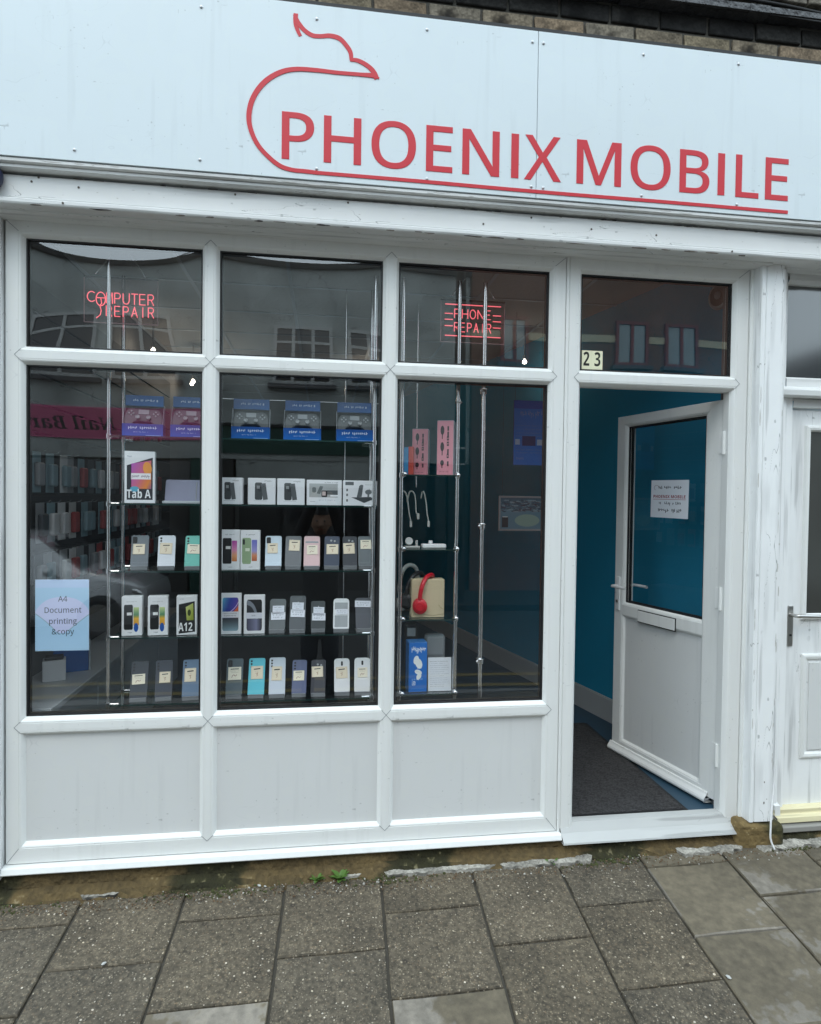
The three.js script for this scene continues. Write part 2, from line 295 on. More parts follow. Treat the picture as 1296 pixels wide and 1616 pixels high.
  const bits = [[-0.44, 0.062, 0.008, 'small white paper scrap by the plinth below the middle window panel'], [-0.415, 0.07, 0.0055, 'tiny white paper scrap just right of a larger scrap at the plinth'], [-0.95, 0.4, 0.008, 'white stone chip lying in the joint between two slabs on the left'], [1.255, 0.72, 0.009, 'pale blue chip on the joint at the lower right of the pavement']];
  for (const [x, z, s, l] of bits) { const g2 = new THREE.IcosahedronGeometry(s, 0).scale(1.3, 0.45, 0.8).rotateY(x * 9); const m = new THREE.Mesh(g2, M.paperBit); m.name = numbered('paper_scrap'); m.position.set(x, gy(x, z) + 0.006, z); m.castShadow = true; scene.add(tag(m, l, 'litter')); }
}
// weeds growing from the joint
M.leaf = mat({ color: C(0.075, 0.15, 0.025), roughness: 0.6 });
function weed(x, z, s, n, label) {
  const t = thing('weed_plant', label, 'weed', [x, gy(x, z) + 0.004, z]);
  for (let i = 0; i < n; i++) {
    const a = i / n * 6.28 + rr(-0.4, 0.4), up = rr(0.35, 1.15), l = s * rr(0.7, 1.2), pos = [], W = l * 0.26;
    const P = (k, side) => { const r = l * k * Math.cos(up * (1 - 0.35 * k)), y = l * k * Math.sin(up) - 0.25 * l * k * k; const w = W * Math.sin(Math.PI * Math.min(0.97, k * 0.9 + 0.1)) * side; return [r * Math.cos(a) - w * Math.sin(a), y + Math.abs(side) * 0.12 * W, r * Math.sin(a) + w * Math.cos(a)]; };
    const K = 5; for (let k = 0; k < K; k++) for (const sd of [[-1, 0], [0, 1]]) pos.push(...P(k / K, sd[0]), ...P((k + 1) / K, sd[1]), ...P(k / K, sd[1]), ...P(k / K, sd[0]), ...P((k + 1) / K, sd[0]), ...P((k + 1) / K, sd[1]));
    const g = new THREE.BufferGeometry(); g.setAttribute('position', new THREE.Float32BufferAttribute(pos, 3)); g.computeVertexNormals();
    part('leaf', g, M.leaf, t);
  }
  part('stem', rod([0, -0.006, 0], [0, s * 0.3, 0], 0.002), M.leaf, t);
}
seed = 5;
weed(-0.098, 0.06, 0.055, 12, 'bright green weed growing at the plinth below the middle mullion');
weed(-0.2, 0.055, 0.045, 9, 'smaller green weed just left of the bright weed at the plinth');
weed(0.845, 0.062, 0.036, 8, 'little green weed at the plinth where the window meets the doorway');

// ---------------------------------------------------------------- brick wall over the sign
{
  seed = 31;
  const t = thing('brick_wall', 'old sooty brick wall above the white shop sign', 'wall');
  M.mort2 = mat({ color: C(0.1, 0.093, 0.08), roughness: 1, bumpMap: tRough, bumpScale: 0.006 });
  part('mortar', [box(-2.6, 3.4, 2.66, 6.2, -0.3, 0.012)], M.mort2, t);
  const cols = [[0.4, 0.33, 0.22], [0.34, 0.28, 0.2], [0.46, 0.38, 0.26], [0.3, 0.26, 0.2], [0.36, 0.27, 0.18]], soot = [[0.024, 0.023, 0.022], [0.036, 0.034, 0.031], [0.05, 0.045, 0.04]], grey = [[0.25, 0.225, 0.185], [0.3, 0.265, 0.21], [0.2, 0.185, 0.16]];
  const mk = (l) => l.map((c) => mat({ color: C(...c), map: tBrick, bumpMap: tBrickB, bumpScale: 0.004, roughness: 0.95 }));
  const mA = mk(cols), mS = mk(soot), mG = mk(grey), vars = [];
  for (let i = 0; i < 4; i++) { const g = new RoundedBoxGeometry(0.224, 0.077, 0.05, 2, 0.006); const p = g.attributes.position; for (let k = 0; k < p.count; k++) { const X = p.getX(k), Y = p.getY(k), Z = p.getZ(k); p.setXYZ(k, X + (vnoise(X * 40 + 9 * i, Y * 60 + 5, 999, 999, 3) - 0.5) * 0.006, Y + (vnoise(X * 40 + 9 * i, Y * 60, 999, 999, 5) - 0.5) * 0.006, Z + (vnoise(X * 30, Y * 50 + 7 * i, 999, 999, 7) - 0.5) * 0.006); } g.computeVertexNormals(); vars.push(muv(g, i * 0.21, i * 0.13)); }
  for (let c = 0; c < 3; c++) {
    const y = 3.548 + c * 0.0885, off = (c % 2) * 0.118;
    for (let i = -10; i < 14; i++) { const set = c === 2 || c === 3 ? mS : c === 4 ? mG : mA; const b = part('brick', vars[Math.floor(rnd() * 4)], set[Math.floor(rnd() * set.length)], t); b.position.set(i * 0.236 + off, y, rr(-0.004, 0.004) - (c === 3 ? 0.006 : 0)); b.rotation.z = rr(-0.008, 0.008); }
  }
  // upper courses above the ledge
  for (let c = 0; c < 4; c++) for (let i = -10; i < 14; i++) { const b = part('brick', vars[Math.floor(rnd() * 4)], mG[Math.floor(rnd() * 3)], t); b.position.set(i * 0.236 + (c % 2) * 0.118, 3.888 + c * 0.0885, 0.035 + rr(-0.004, 0.004)); }
  M.lead = mat({ color: C(0.045, 0.046, 0.05), roughness: 0.55, bumpMap: tRough, bumpScale: 0.01 });
  const led = []; for (let i = 0; i < 60; i++) { const x = -2.6 + i * 0.1, a = vnoise(i * 0.7, 1, 99, 9, 6) * 0.02; led.push(box(x, x + 0.1, 3.782 - a, 3.803 - a * 0.4, 0.0, 0.07 + a)); }
  part('lead_flashing', led, M.lead, t);
  for (const [dy, r, z, s] of [[3.828, 0.007, 0.05, 3], [3.765, 0.0045, 0.07, 8]]) { const pts = []; for (let i = 0; i <= 24; i++) pts.push([-2.6 + i * 0.25, dy + (vnoise(i * 0.8, s, 99, 9, 9) - 0.5) * 0.045, z]); part('cable', tube(pts, r, 160, 6), M.gasket, t); }
}

// ---------------------------------------------------------------- fascia beam, side posts
{
  const t = thing('fascia_beam', 'white painted timber beam with mouldings under the shop sign', 'beam');
  const st = [[0, -0.06], [0, 0.128], [0.004, 0.136], [0.01, 0.139], [0.022, 0.139], [0.026, 0.134], [0.027, 0.1], [0.0305, 0.1], [0.031, 0.117], [0.035, 0.12], [0.112, 0.119], [0.116, 0.121], [0.12, 0.114], [0.12, 0.03], [0.131, 0.03], [0.131, 0.146], [0.134, 0.15], [0.143, 0.151], [0.146, 0.148], [0.147, 0.158], [0.151, 0.163], [0.162, 0.163], [0.166, 0.155], [0.166, -0.06]];
  part('moulded_board', bar('h', 2.645, -2.2, 3.2, st), M.paint, t);
  part('soffit_strip', [bar('h', 2.638, -1.5, 1.84, [[0, -0.06], [0, 0.085], [0.004, 0.088], [0.008, 0.088]])], M.paint, t);
  // nail heads and dents
  M.rust = mat({ color: C(0.09, 0.075, 0.06), roughness: 0.8 });
  const dots = [[-1.14, 2.733], [-1.31, 2.742], [-1.285, 2.76], [0.47, 2.708], [0.95, 2.72], [1.25, 2.715], [-0.55, 2.752], [-0.1, 2.754], [0.68, 2.75], [-1.19, 2.66], [1.6, 2.66]];
  part('nail', dots.map(([x, y]) => cyl(0, 0, 0, 0.0042, 0.004, 8).rotateX(Math.PI / 2).translate(x, y, y < 2.67 ? 0.139 : 0.1195)), M.rust, t);
}
const chips = (parent, n, f, m) => { const l = []; for (let i = 0; i < n; i++) { const [x, y, z, w, h] = f(i), p = []; const K = 7; for (let k = 0; k < K; k++) { const a = k / K * 6.283; p.push([x + Math.cos(a) * w * rr(0.55, 1), y + Math.sin(a) * h * rr(0.55, 1)]); } l.push(flat(p, z - 0.002, z + 0.0006)); } part('paint_chip', l, m, parent).userData.kind = 'stuff'; };
M.bare = mat({ color: C(0.16, 0.135, 0.11), map: tBrick, roughness: 0.95 }); M.bareLight = mat({ color: C(0.56, 0.545, 0.52), roughness: 0.95 });
{
  seed = 808; const beam = scene.children.find((o) => o.name === 'fascia_beam');
  chips(beam, 30, () => [rr(-1.5, 2.2), 2.6455 + rr(0, 0.003), 0.1385, rr(0.008, 0.05), rr(0.0015, 0.004)], M.bare);
  chips(beam, 26, () => [rr(-1.5, 2.2), 2.7655 + rr(-0.004, 0), 0.1206, rr(0.004, 0.03), rr(0.001, 0.003)], M.bare);
  chips(beam, 40, () => [rr(-1.5, 2.2), rr(2.68, 2.762), 0.1196, rr(0.002, 0.007), rr(0.0006, 0.0022)], M.bareLight);
  chips(beam, 30, () => [rr(-1.5, 2.2), rr(2.794, 2.806), 0.1632, rr(0.006, 0.05), rr(0.0008, 0.002)], M.bareLight);
}
const post = (name, label, x0, x1, y0, y1, z, grooves, m = M.paintV) => {
  const t = thing(name, label, 'post'); const w = x1 - x0, st = [[0, -0.1], [0, z - 0.004], [0.004, z]];
  for (const g of grooves) st.push([g - 0.005, z], [g - 0.003, z - 0.006], [g, z - 0.009], [g + 0.002, z - 0.003], [g + 0.005, z - 0.002]);
  st.push([w - 0.004, z], [w, z - 0.004], [w, -0.1]);
  part('shaft', bar('v', x0, y0, y1, st), m, t); return t;
};
post('timber_post', 'white painted timber post at the left end of the shopfront', -1.62, -1.468, -0.02, 2.645, 0.05, [0.06]);
const postR = post('timber_post', 'white reeded timber post between the open doorway and the next door', 1.806, 1.921, 0.045, 2.645, 0.066, [0.024]);
part('side_strip', [bar('v', 1.9225, 0.03, 2.64, [[0, -0.1], [0, 0.03], [0.003, 0.034], [0.03, 0.034], [0.034, 0.03], [0.034, -0.1]]), box(1.93, 1.952, 0.9, 1.03, 0.03, 0.037)], M.paintV, postR);
chips(postR, 18, () => { const s = rnd() < 0.5; return [s ? rr(1.808, 1.812) : rr(1.914, 1.919), rr(0.1, 2.6), 0.0662, rr(0.0012, 0.003), rr(0.006, 0.05)]; }, M.bareLight);
chips(postR, 14, () => [rr(1.926, 1.954), rr(0.1, 2.4), 0.0344, rr(0.0012, 0.005), rr(0.006, 0.04)], M.bareLight);
chips(postR, 3, () => [rr(1.83, 1.9), rr(0.05, 0.9), 0.0662, rr(0.0015, 0.004), rr(0.002, 0.008)], M.bare);
{ // stone block under the post
  const t = thing('stone_block', 'rough ochre stone block under the timber post', 'block'); const g = new RoundedBoxGeometry(0.24, 0.15, 0.12, 4, 0.03).translate(1.87, -0.035, 0.01); const p = g.attributes.position;
  for (let k = 0; k < p.count; k++) { const X = p.getX(k), Y = p.getY(k); p.setZ(k, p.getZ(k) + (vnoise(X * 40, Y * 40 + 50, 999, 999, 3) - 0.5) * 0.02); p.setY(k, Y + (vnoise(X * 30, 5, 999, 999, 9) - 0.5) * 0.02); } g.computeVertexNormals();
  M.ochre = mat({ map: tPlinth, color: C(1.0, 0.92, 0.7), bumpMap: tRough, bumpScale: 0.006, roughness: 0.95 });
  part('block', muv(g), M.ochre, t);
  const w = thing('loose_cable', 'loose white cable hanging beside the timber post down to the pavement', 'cable');
  part('cable', tube([[1.938, 0.62, 0.05], [1.94, 0.5, 0.055], [1.937, 0.35, 0.06], [1.93, 0.2, 0.062], [1.912, 0.1, 0.075], [1.902, 0.03, 0.085], [1.9, -0.03, 0.09], [1.913, -0.07, 0.1]], 0.0042, 40, 8), M.white, w);
}
{ // navy fitting at the far left of the beam
  const t = thing('wall_fitting', 'dark navy rounded fitting at the left end of the beam', 'fitting');
  M.navy = mat({ color: C(0.012, 0.018, 0.05), roughness: 0.4 });
  const prof = [[0, 0], [0.03, 0], [0.045, 0.006], [0.052, 0.02], [0.05, 0.04], [0.035, 0.055], [0, 0.06]].map((p) => new THREE.Vector2(...p));
  part('cap', new THREE.LatheGeometry(prof, 28).rotateX(Math.PI / 2).translate(-1.452, 2.738, 0.12), M.navy, t);
}

// ---------------------------------------------------------------- the sign
function LOGO() { // centre line and half width in metres of the strokes of the emblem
  return [[[-0.296, 3.37, 0.0074], [-0.307, 3.39, 0.0081], [-0.314, 3.411, 0.0096], [-0.316, 3.436, 0.0103], [-0.315, 3.456, 0.0096]], [[-0.32, 3.451, 0.0073], [-0.307, 3.424, 0.0096], [-0.283, 3.396, 0.0096], [-0.25, 3.378, 0.0096], [-0.218, 3.378, 0.0089], [-0.181, 3.384, 0.0096], [-0.144, 3.378, 0.0104], [-0.118, 3.356, 0.0097], [-0.099, 3.329, 0.0097], [-0.094, 3.297, 0.0082]], [[-0.1, 3.298, 0.0067], [-0.073, 3.299, 0.0089], [-0.043, 3.289, 0.0097], [-0.016, 3.272, 0.0105], [0.0, 3.251, 0.012], [0.008, 3.233, 0.0105]], [[0.018, 3.237, 0.0037], [-0.005, 3.244, 0.009], [-0.061, 3.244, 0.0082], [-0.15, 3.242, 0.0082], [-0.224, 3.243, 0.0089], [-0.311, 3.239, 0.0096], [-0.365, 3.224, 0.0103], [-0.419, 3.19, 0.011], [-0.458, 3.146, 0.011], [-0.484, 3.093, 0.011], [-0.493, 3.038, 0.011], [-0.487, 2.992, 0.0102], [-0.46, 2.933, 0.0095], [-0.416, 2.886, 0.0095], [-0.369, 2.854, 0.0096], [-0.322, 2.843, 0.0089], [-0.278, 2.842, 0.0089], [-0.22, 2.84, 0.0082], [-0.219, 2.84, 0.0081], [0.169, 2.84, 0.008], [0.688, 2.837, 0.008], [1.262, 2.838, 0.0079], [1.843, 2.837, 0.0079]]];
}
const font = await new FontLoader().loadAsync('fonts/droid/droid_sans_regular.typeface.json');
const fontB = await new FontLoader().loadAsync('fonts/droid/droid_sans_bold.typeface.json');
{
  const Z = 0.168, t = thing('shop_sign', 'long white shop sign reading PHOENIX MOBILE in red letters', 'sign');
  const pan = (x0, x1) => rbox(x0, x1, 2.811, 3.5, 0.155, Z, 0.0015, 1);
  part('sign_panel', pan(-2.3, 0.6815), M.sign, t); part('sign_panel', pan(0.6835, 3.2), M.sign, t);
  part('top_edge_strip', box(-2.3, 3.2, 3.5015, 3.516, 0.1, 0.165), M.gasket, t);
  part('backing_board', box(-2.3, 3.2, 2.83, 3.485, 0.03, 0.1535), M.darkWall, t);
  M.screw = mat({ color: C(0.55, 0.56, 0.57), metalness: 0.6, roughness: 0.4 });
  const head = new THREE.SphereGeometry(0.0068, 12, 6, 0, 6.2832, 0, 1.5708).rotateX(Math.PI / 2).scale(1, 1, 0.75);
  for (const [x, y] of [[-1.138, 2.851], [-0.678, 2.853], [-0.676, 3.439], [-0.233, 3.444], [0.211, 3.452], [0.656, 3.452], [0.704, 3.452], [1.148, 3.453], [1.59, 3.46], [-0.228, 2.856], [0.219, 2.852], [0.661, 2.856], [0.713, 2.855], [1.152, 2.857], [1.597, 2.853], [2.03, 2.853], [2.03, 3.46], [-1.138, 3.44]]) { const s = part('screw', head, M.screw, t); s.position.set(x, y, Z); }
  const barI = (size) => flat([[0, 0], [size * 0.155, 0], [size * 0.155, size * 0.99], [0, size * 0.99]], -0.0003, 0.0011);
  const word = (txt, x0, x1, y, cap) => {
    const size = cap / 0.99, gl = []; let adv = 0; const sc = size / font.data.resolution;
    for (const ch of txt) { gl.push([ch, adv]); adv += ch === 'I' ? size * 0.4 : font.data.glyphs[ch].ha * sc; }
    const geo = gl.map(([ch, a]) => { const g = ch === 'I' ? barI(size).translate(size * 0.12, 0, 0) : new TextGeometry(ch, { font, size, depth: 0.0008, curveSegments: 10, bevelEnabled: true, bevelThickness: 0.0003, bevelSize: 0.0018, bevelSegments: 1 }); g.translate(a, 0, 0); g.computeBoundingBox(); return g; });
    const lo = geo[0].boundingBox.min.x, hi = geo[geo.length - 1].boundingBox.max.x, ly = geo[1].boundingBox.min.y, hy = geo[1].boundingBox.max.y, k = (x1 - x0) / (hi - lo), ky = cap / (hy - ly);
    for (const g of geo) { g.translate(-lo, -ly, 0).scale(k, ky, 1); part('letter', g.translate(x0, y, Z + 0.0005), M.red, t); }
  };
  word('PHOENIX', -0.366, 0.79, 2.884, 0.186); word('MOBILE', 0.858, 1.842, 2.883, 0.19);
  // the bird-like line over the name, running on as the underline
  const px = LOGO();
  function ribbon(pts, wid, dz) { // pts [x, y], wid half-widths; a band in the sign's plane
    const L = [], R = []; const n = pts.length;
    for (let i = 0; i < n; i++) { const a = pts[Math.max(0, i - 1)], b = pts[Math.min(n - 1, i + 1)], dx = b[0] - a[0], dy = b[1] - a[1], l = Math.hypot(dx, dy) || 1, w = wid[i]; L.push([pts[i][0] - dy / l * w, pts[i][1] + dx / l * w]); R.push([pts[i][0] + dy / l * w, pts[i][1] - dx / l * w]); }
    return flat([...L, ...R.reverse()], Z + 0.0002, Z + 0.0014 + dz);
  }
  function smoothLine(list, n) { const c = new THREE.CatmullRomCurve3(list.map(([x, y, w]) => V(x, y, w * 0.9)), false, 'centripetal'); const p = c.getPoints(n); return [p.map((q) => [q.x, q.y]), p.map((q) => q.z)]; }
  part('logo_line', px.map((l, i) => { const [p, w] = smoothLine(l, 14 * l.length); return ribbon(p, w, i * 0.0004); }), M.red, t);
}

// ---------------------------------------------------------------- the shop window: white plastic frames, six panes, three panels
const BEAD = (w) => [[0, -0.065], [0, -0.003], [0.003, 0], [w - 0.0235, 0], [w - 0.0225, -0.0018], [w - 0.021, -0.0008], [w - 0.017, -0.001], [w - 0.013, -0.003], [w - 0.006, -0.012], [w - 0.002, -0.019], [w, -0.021], [w, -0.065]];
const MULL = (h) => { const a = BEAD(h).slice(3); return [...a.slice().reverse().map(([s, z]) => [-s, z]), [0, 0], ...a]; };
const arrow = (h) => (s) => h - Math.abs(s);
const mitre = (s) => -s;
function gasketRing(x0, x1, y0, y1, w, z0, z1) { return [box(x0, x1, y0, y0 + w, z0, z1), box(x0, x1, y1 - w, y1, z0, z1), box(x0, x0 + w, y0 + w, y1 - w, z0, z1), box(x1 - w, x1, y0 + w, y1 - w, z0, z1)]; }
function paneGeo(x0, x1, y0, y1, z, bow, sx = 0, sy = 0) { // a pane, slightly bowed as sealed double glazing is
  const g = new THREE.PlaneGeometry(x1 - x0, y1 - y0, 20, 20), p = g.attributes.position;
  for (let i = 0; i < p.count; i++) { const u = p.getX(i) / (x1 - x0) * 2, v = p.getY(i) / (y1 - y0) * 2; p.setZ(i, bow * (1 - u * u) * (1 - v * v) + sx * p.getX(i) + sy * p.getY(i)); }
  g.computeVertexNormals(); return g.translate((x0 + x1) / 2, (y0 + y1) / 2, z);
}
M.glassLow = new THREE.MeshPhysicalMaterial({ color: 0xffffff, roughness: 0.0, transmission: 1, thickness: 0, ior: 1.95, side: THREE.DoubleSide });
function glazing(parent, x0, x1, y0, y1, bow, sx, sy, m = M.glass) {
  const p = part('pane', paneGeo(x0 - 0.004, x1 + 0.004, y0 - 0.004, y1 + 0.004, -0.03, bow, sx, sy), m, parent);
  part('gasket', [...gasketRing(x0 - 0.003, x1 + 0.003, y0 - 0.003, y1 + 0.003, 0.0075, -0.029, -0.0195), ...gasketRing(x0 - 0.002, x1 + 0.002, y0 - 0.002, y1 + 0.002, 0.011, -0.05, -0.036)], M.gasket, p);
  return p;
}
// grid lines of the glazing: [left, right] of each bay, [bottom, top] of each row
const BAYS = [[-1.388, -0.7], [-0.628, 0.059], [0.131, 0.814]], ROWS = [[0.111, 0.55], [0.628, 2.067], [2.141, 2.575]];
{
  const t = thing('shop_window', 'wide white plastic shop window of three bays with six panes above three blank panels', 'window');
  const X0 = -1.46, X1 = 0.888, Y0 = 0.025, Y1 = 2.641;
  const L = BAYS[0][0] - X0, R = X1 - BAYS[2][1], T = Y1 - ROWS[2][1], B = ROWS[0][0] - Y0;
  const lin = (w, o) => (s) => -s * o / w;
  part('frame_bar', bar('v', X0, Y0, Y1, BEAD(L), 1, lin(L, B), lin(L, T)), M.upvc, t);
  part('frame_bar', bar('v', X1, Y0, Y1, BEAD(R), -1, lin(R, B), lin(R, T)), M.upvc, t);
  part('frame_bar', bar('h', Y1, X0, X1, BEAD(T), -1, lin(T, L), lin(T, R)), M.upvc, t);
  part('frame_bar', bar('h', Y0, X0, X1, BEAD(B), 1, lin(B, L), lin(B, R)), M.upvc, t);
  const seams = [], line = (x0, y0, x1, y1, z = 0.0006) => { const l = Math.hypot(x1 - x0, y1 - y0), g = new THREE.BoxGeometry(l, 0.0022, 0.0008); g.rotateZ(Math.atan2(y1 - y0, x1 - x0)); g.translate((x0 + x1) / 2, (y0 + y1) / 2, z); seams.push(g); };
  line(X0 + 0.002, Y0 + 0.002, X0 + L - 0.022, Y0 + B - 0.022); line(X1 - 0.002, Y0 + 0.002, X1 - R + 0.022, Y0 + B - 0.022);
  const mx = [(BAYS[0][1] + BAYS[1][0]) / 2, (BAYS[1][1] + BAYS[2][0]) / 2], ty = [(ROWS[0][1] + ROWS[1][0]) / 2, (ROWS[1][1] + ROWS[2][0]) / 2];
  const hm = 0.036, ht = [(ROWS[1][0] - ROWS[0][1]) / 2, (ROWS[2][0] - ROWS[1][1]) / 2];
  for (const x of mx) for (let r = 0; r < 3; r++) part('mullion', bar('v', x, ROWS[r][0], ROWS[r][1], MULL(hm), 1, arrow(hm), arrow(hm), r === 1 ? 0.0003 : 0.0006), M.upvc, t);
  for (let r = 0; r < 2; r++) for (let b = 0; b < 3; b++) part('transom', bar('h', ty[r], BAYS[b][0], BAYS[b][1], MULL(ht[r]), 1, arrow(ht[r]), arrow(ht[r]), 0.0009), M.upvc, t);
  const hw = 0.02;
  for (const x of mx) for (let r = 0; r < 2; r++) { for (const [a, b] of [[-1, -1], [-1, 1], [1, -1], [1, 1]]) line(x, ty[r], x + a * hw, ty[r] + b * hw * ht[r] / hm, 0.0014); }
  for (const x of mx) { for (const a of [-1, 1]) { line(x, ROWS[0][0] - hm, x + a * 0.024, ROWS[0][0] - hm + 0.024, 0.0010); line(x, ROWS[2][1] + hm, x + a * 0.024, ROWS[2][1] + hm - 0.024, 0.0010); } }
  for (let r = 0; r < 2; r++) for (const a of [-1, 1]) { line(BAYS[0][0] - ht[r], ty[r], BAYS[0][0] - ht[r] + 0.024, ty[r] + a * 0.024, 0.0014); line(BAYS[2][1] + ht[r], ty[r], BAYS[2][1] + ht[r] - 0.024, ty[r] + a * 0.024, 0.0014); }
  line(X0 + 0.002, Y1 - 0.002, X0 + L - 0.022, Y1 - T + 0.022); line(X1 - 0.002, Y1 - 0.002, X1 - R + 0.022, Y1 - T + 0.022);
  part('weld_seam', seams, M.seam, t);
  seed = 12;
  for (let b = 0; b < 3; b++) {
    const [x0, x1] = BAYS[b];
    part('panel', box(x0 - 0.003, x1 + 0.003, ROWS[0][0] - 0.003, ROWS[0][1] + 0.003, -0.05, -0.0195), M.panel, t);
    glazing(t, x0, x1, ROWS[1][0], ROWS[1][1], [0.0008, 0.0004, 0.0006][b], [0.001, -0.0005, 0.001][b], 0, M.glassLow);
    glazing(t, x0, x1, ROWS[2][0], ROWS[2][1], [0.0023, 0.0008, 0.0004][b], 0, [0.001, 0.0, -0.001][b]);
  }
  // cill
  const st = [[-0.004, -0.06], [-0.006, 0.026], [-0.004, 0.032], [0.0, 0.034], [0.018, 0.026], [0.0225, 0.018], [0.0225, -0.05]];
  part('cill', [bar('h', 0, -1.466, 0.902, st)], M.upvc, t);
  part('coupling_strip', [bar('v', 0.8895, 0.02, 2.64, [[0, -0.06], [0, 0.001], [0.002, 0.004], [0.011, 0.004], [0.013, 0.001], [0.013, -0.06]])], M.upvc, t);
}
function mirrorX(g) {
  g = g.index ? g.toNonIndexed() : g; const p = g.attributes.position;
  for (let i = 0; i < p.count; i++) p.setX(i, -p.getX(i));
  for (const k of Object.keys(g.attributes)) { const a = g.attributes[k], s = a.itemSize; for (let i = 0; i < a.count; i += 3) for (let c = 0; c < s; c++) { const q = a.array[(i + 1) * s + c]; a.array[(i + 1) * s + c] = a.array[(i + 2) * s + c]; a.array[(i + 2) * s + c] = q; } }
  g.computeVertexNormals(); return g;
}
// ---------------------------------------------------------------- door frame with fanlight
const DX = [0.969, 1.712], HING = [1.72, -0.065];
{
  const t = thing('door_frame', 'white plastic door frame with a fanlight over the open shop door', 'door frame');
  const X0 = 0.9035, X1 = 1.79, Y1 = 2.641, fan = [2.141, 2.575], half = 0.036, yc = 2.104;
  const L = DX[0] - X0, R = X1 - DX[1], T = Y1 - fan[1], lin = (w, o) => (s) => -s * o / w;
  part('jamb', bar('v', X0, 0.035, Y1, BEAD(L), 1, null, lin(L, T)), M.upvc, t);
  part('jamb', bar('v', X1, 0.02, Y1, BEAD(R), -1, null, lin(R, T)), M.upvc, t);
  part('head', bar('h', Y1, X0, X1, BEAD(T), -1, lin(T, L), lin(T, R)), M.upvc, t);
  part('transom', bar('h', yc, DX[0], DX[1], MULL(half), 1, arrow(half), arrow(half), 0.0008), M.upvc, t);
  glazing(t, DX[0], DX[1], fan[0], fan[1], 0.0005, 0, 0);
  const seams = [], line = (x0, y0, x1, y1, z = 0.0014) => { const l = Math.hypot(x1 - x0, y1 - y0), g = new THREE.BoxGeometry(l, 0.0022, 0.0008); g.rotateZ(Math.atan2(y1 - y0, x1 - x0)); g.translate((x0 + x1) / 2, (y0 + y1) / 2, z); seams.push(g); };
  for (const a of [-1, 1]) { line(DX[0] - half, yc, DX[0] - half + 0.022, yc + a * 0.022); line(DX[1] + half, yc, DX[1] + half - 0.022, yc + a * 0.022); }
  line(X1 - 0.002, Y1 - 0.002, X1 - R + 0.022, Y1 - T + 0.022, 0.0006);
  part('weld_seam', seams, M.seam, t);
  // inner rebates that the leaf closes against, cover strips, threshold
  part('rebate', [box(DX[0] - 0.02, DX[0] - 0.004, 0.05, 2.07, -0.085, -0.066), box(DX[1] + 0.02, DX[1] + 0.06, 0.05, 2.07, -0.095, -0.066), box(DX[0], DX[1], 2.072, 2.09, -0.085, -0.066)], M.upvc, t);
  part('seal', [box(DX[1] + 0.004, DX[1] + 0.009, 0.06, 2.06, -0.064, -0.045), box(DX[0] - 0.003, DX[0] + 0.001, 0.06, 2.06, -0.066, -0.058)], M.gasket, t);
  part('cover_strip', [bar('v', 1.792, 0.025, 2.64, [[0, -0.06], [0, 0.006], [0.003, 0.01], [0.012, 0.01], [0.014, 0.01], [0.014, -0.06]])], M.upvc, t);
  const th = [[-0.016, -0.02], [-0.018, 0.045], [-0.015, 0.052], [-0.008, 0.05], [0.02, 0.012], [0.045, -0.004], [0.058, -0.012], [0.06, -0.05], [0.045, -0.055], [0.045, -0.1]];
  part('threshold', bar('h', 0, 0.905, 1.822, th), mat({ color: C(0.5, 0.505, 0.5), map: tPaint, bumpMap: tPaintB, bumpScale: 0.002, roughness: 0.6 }), t);
}
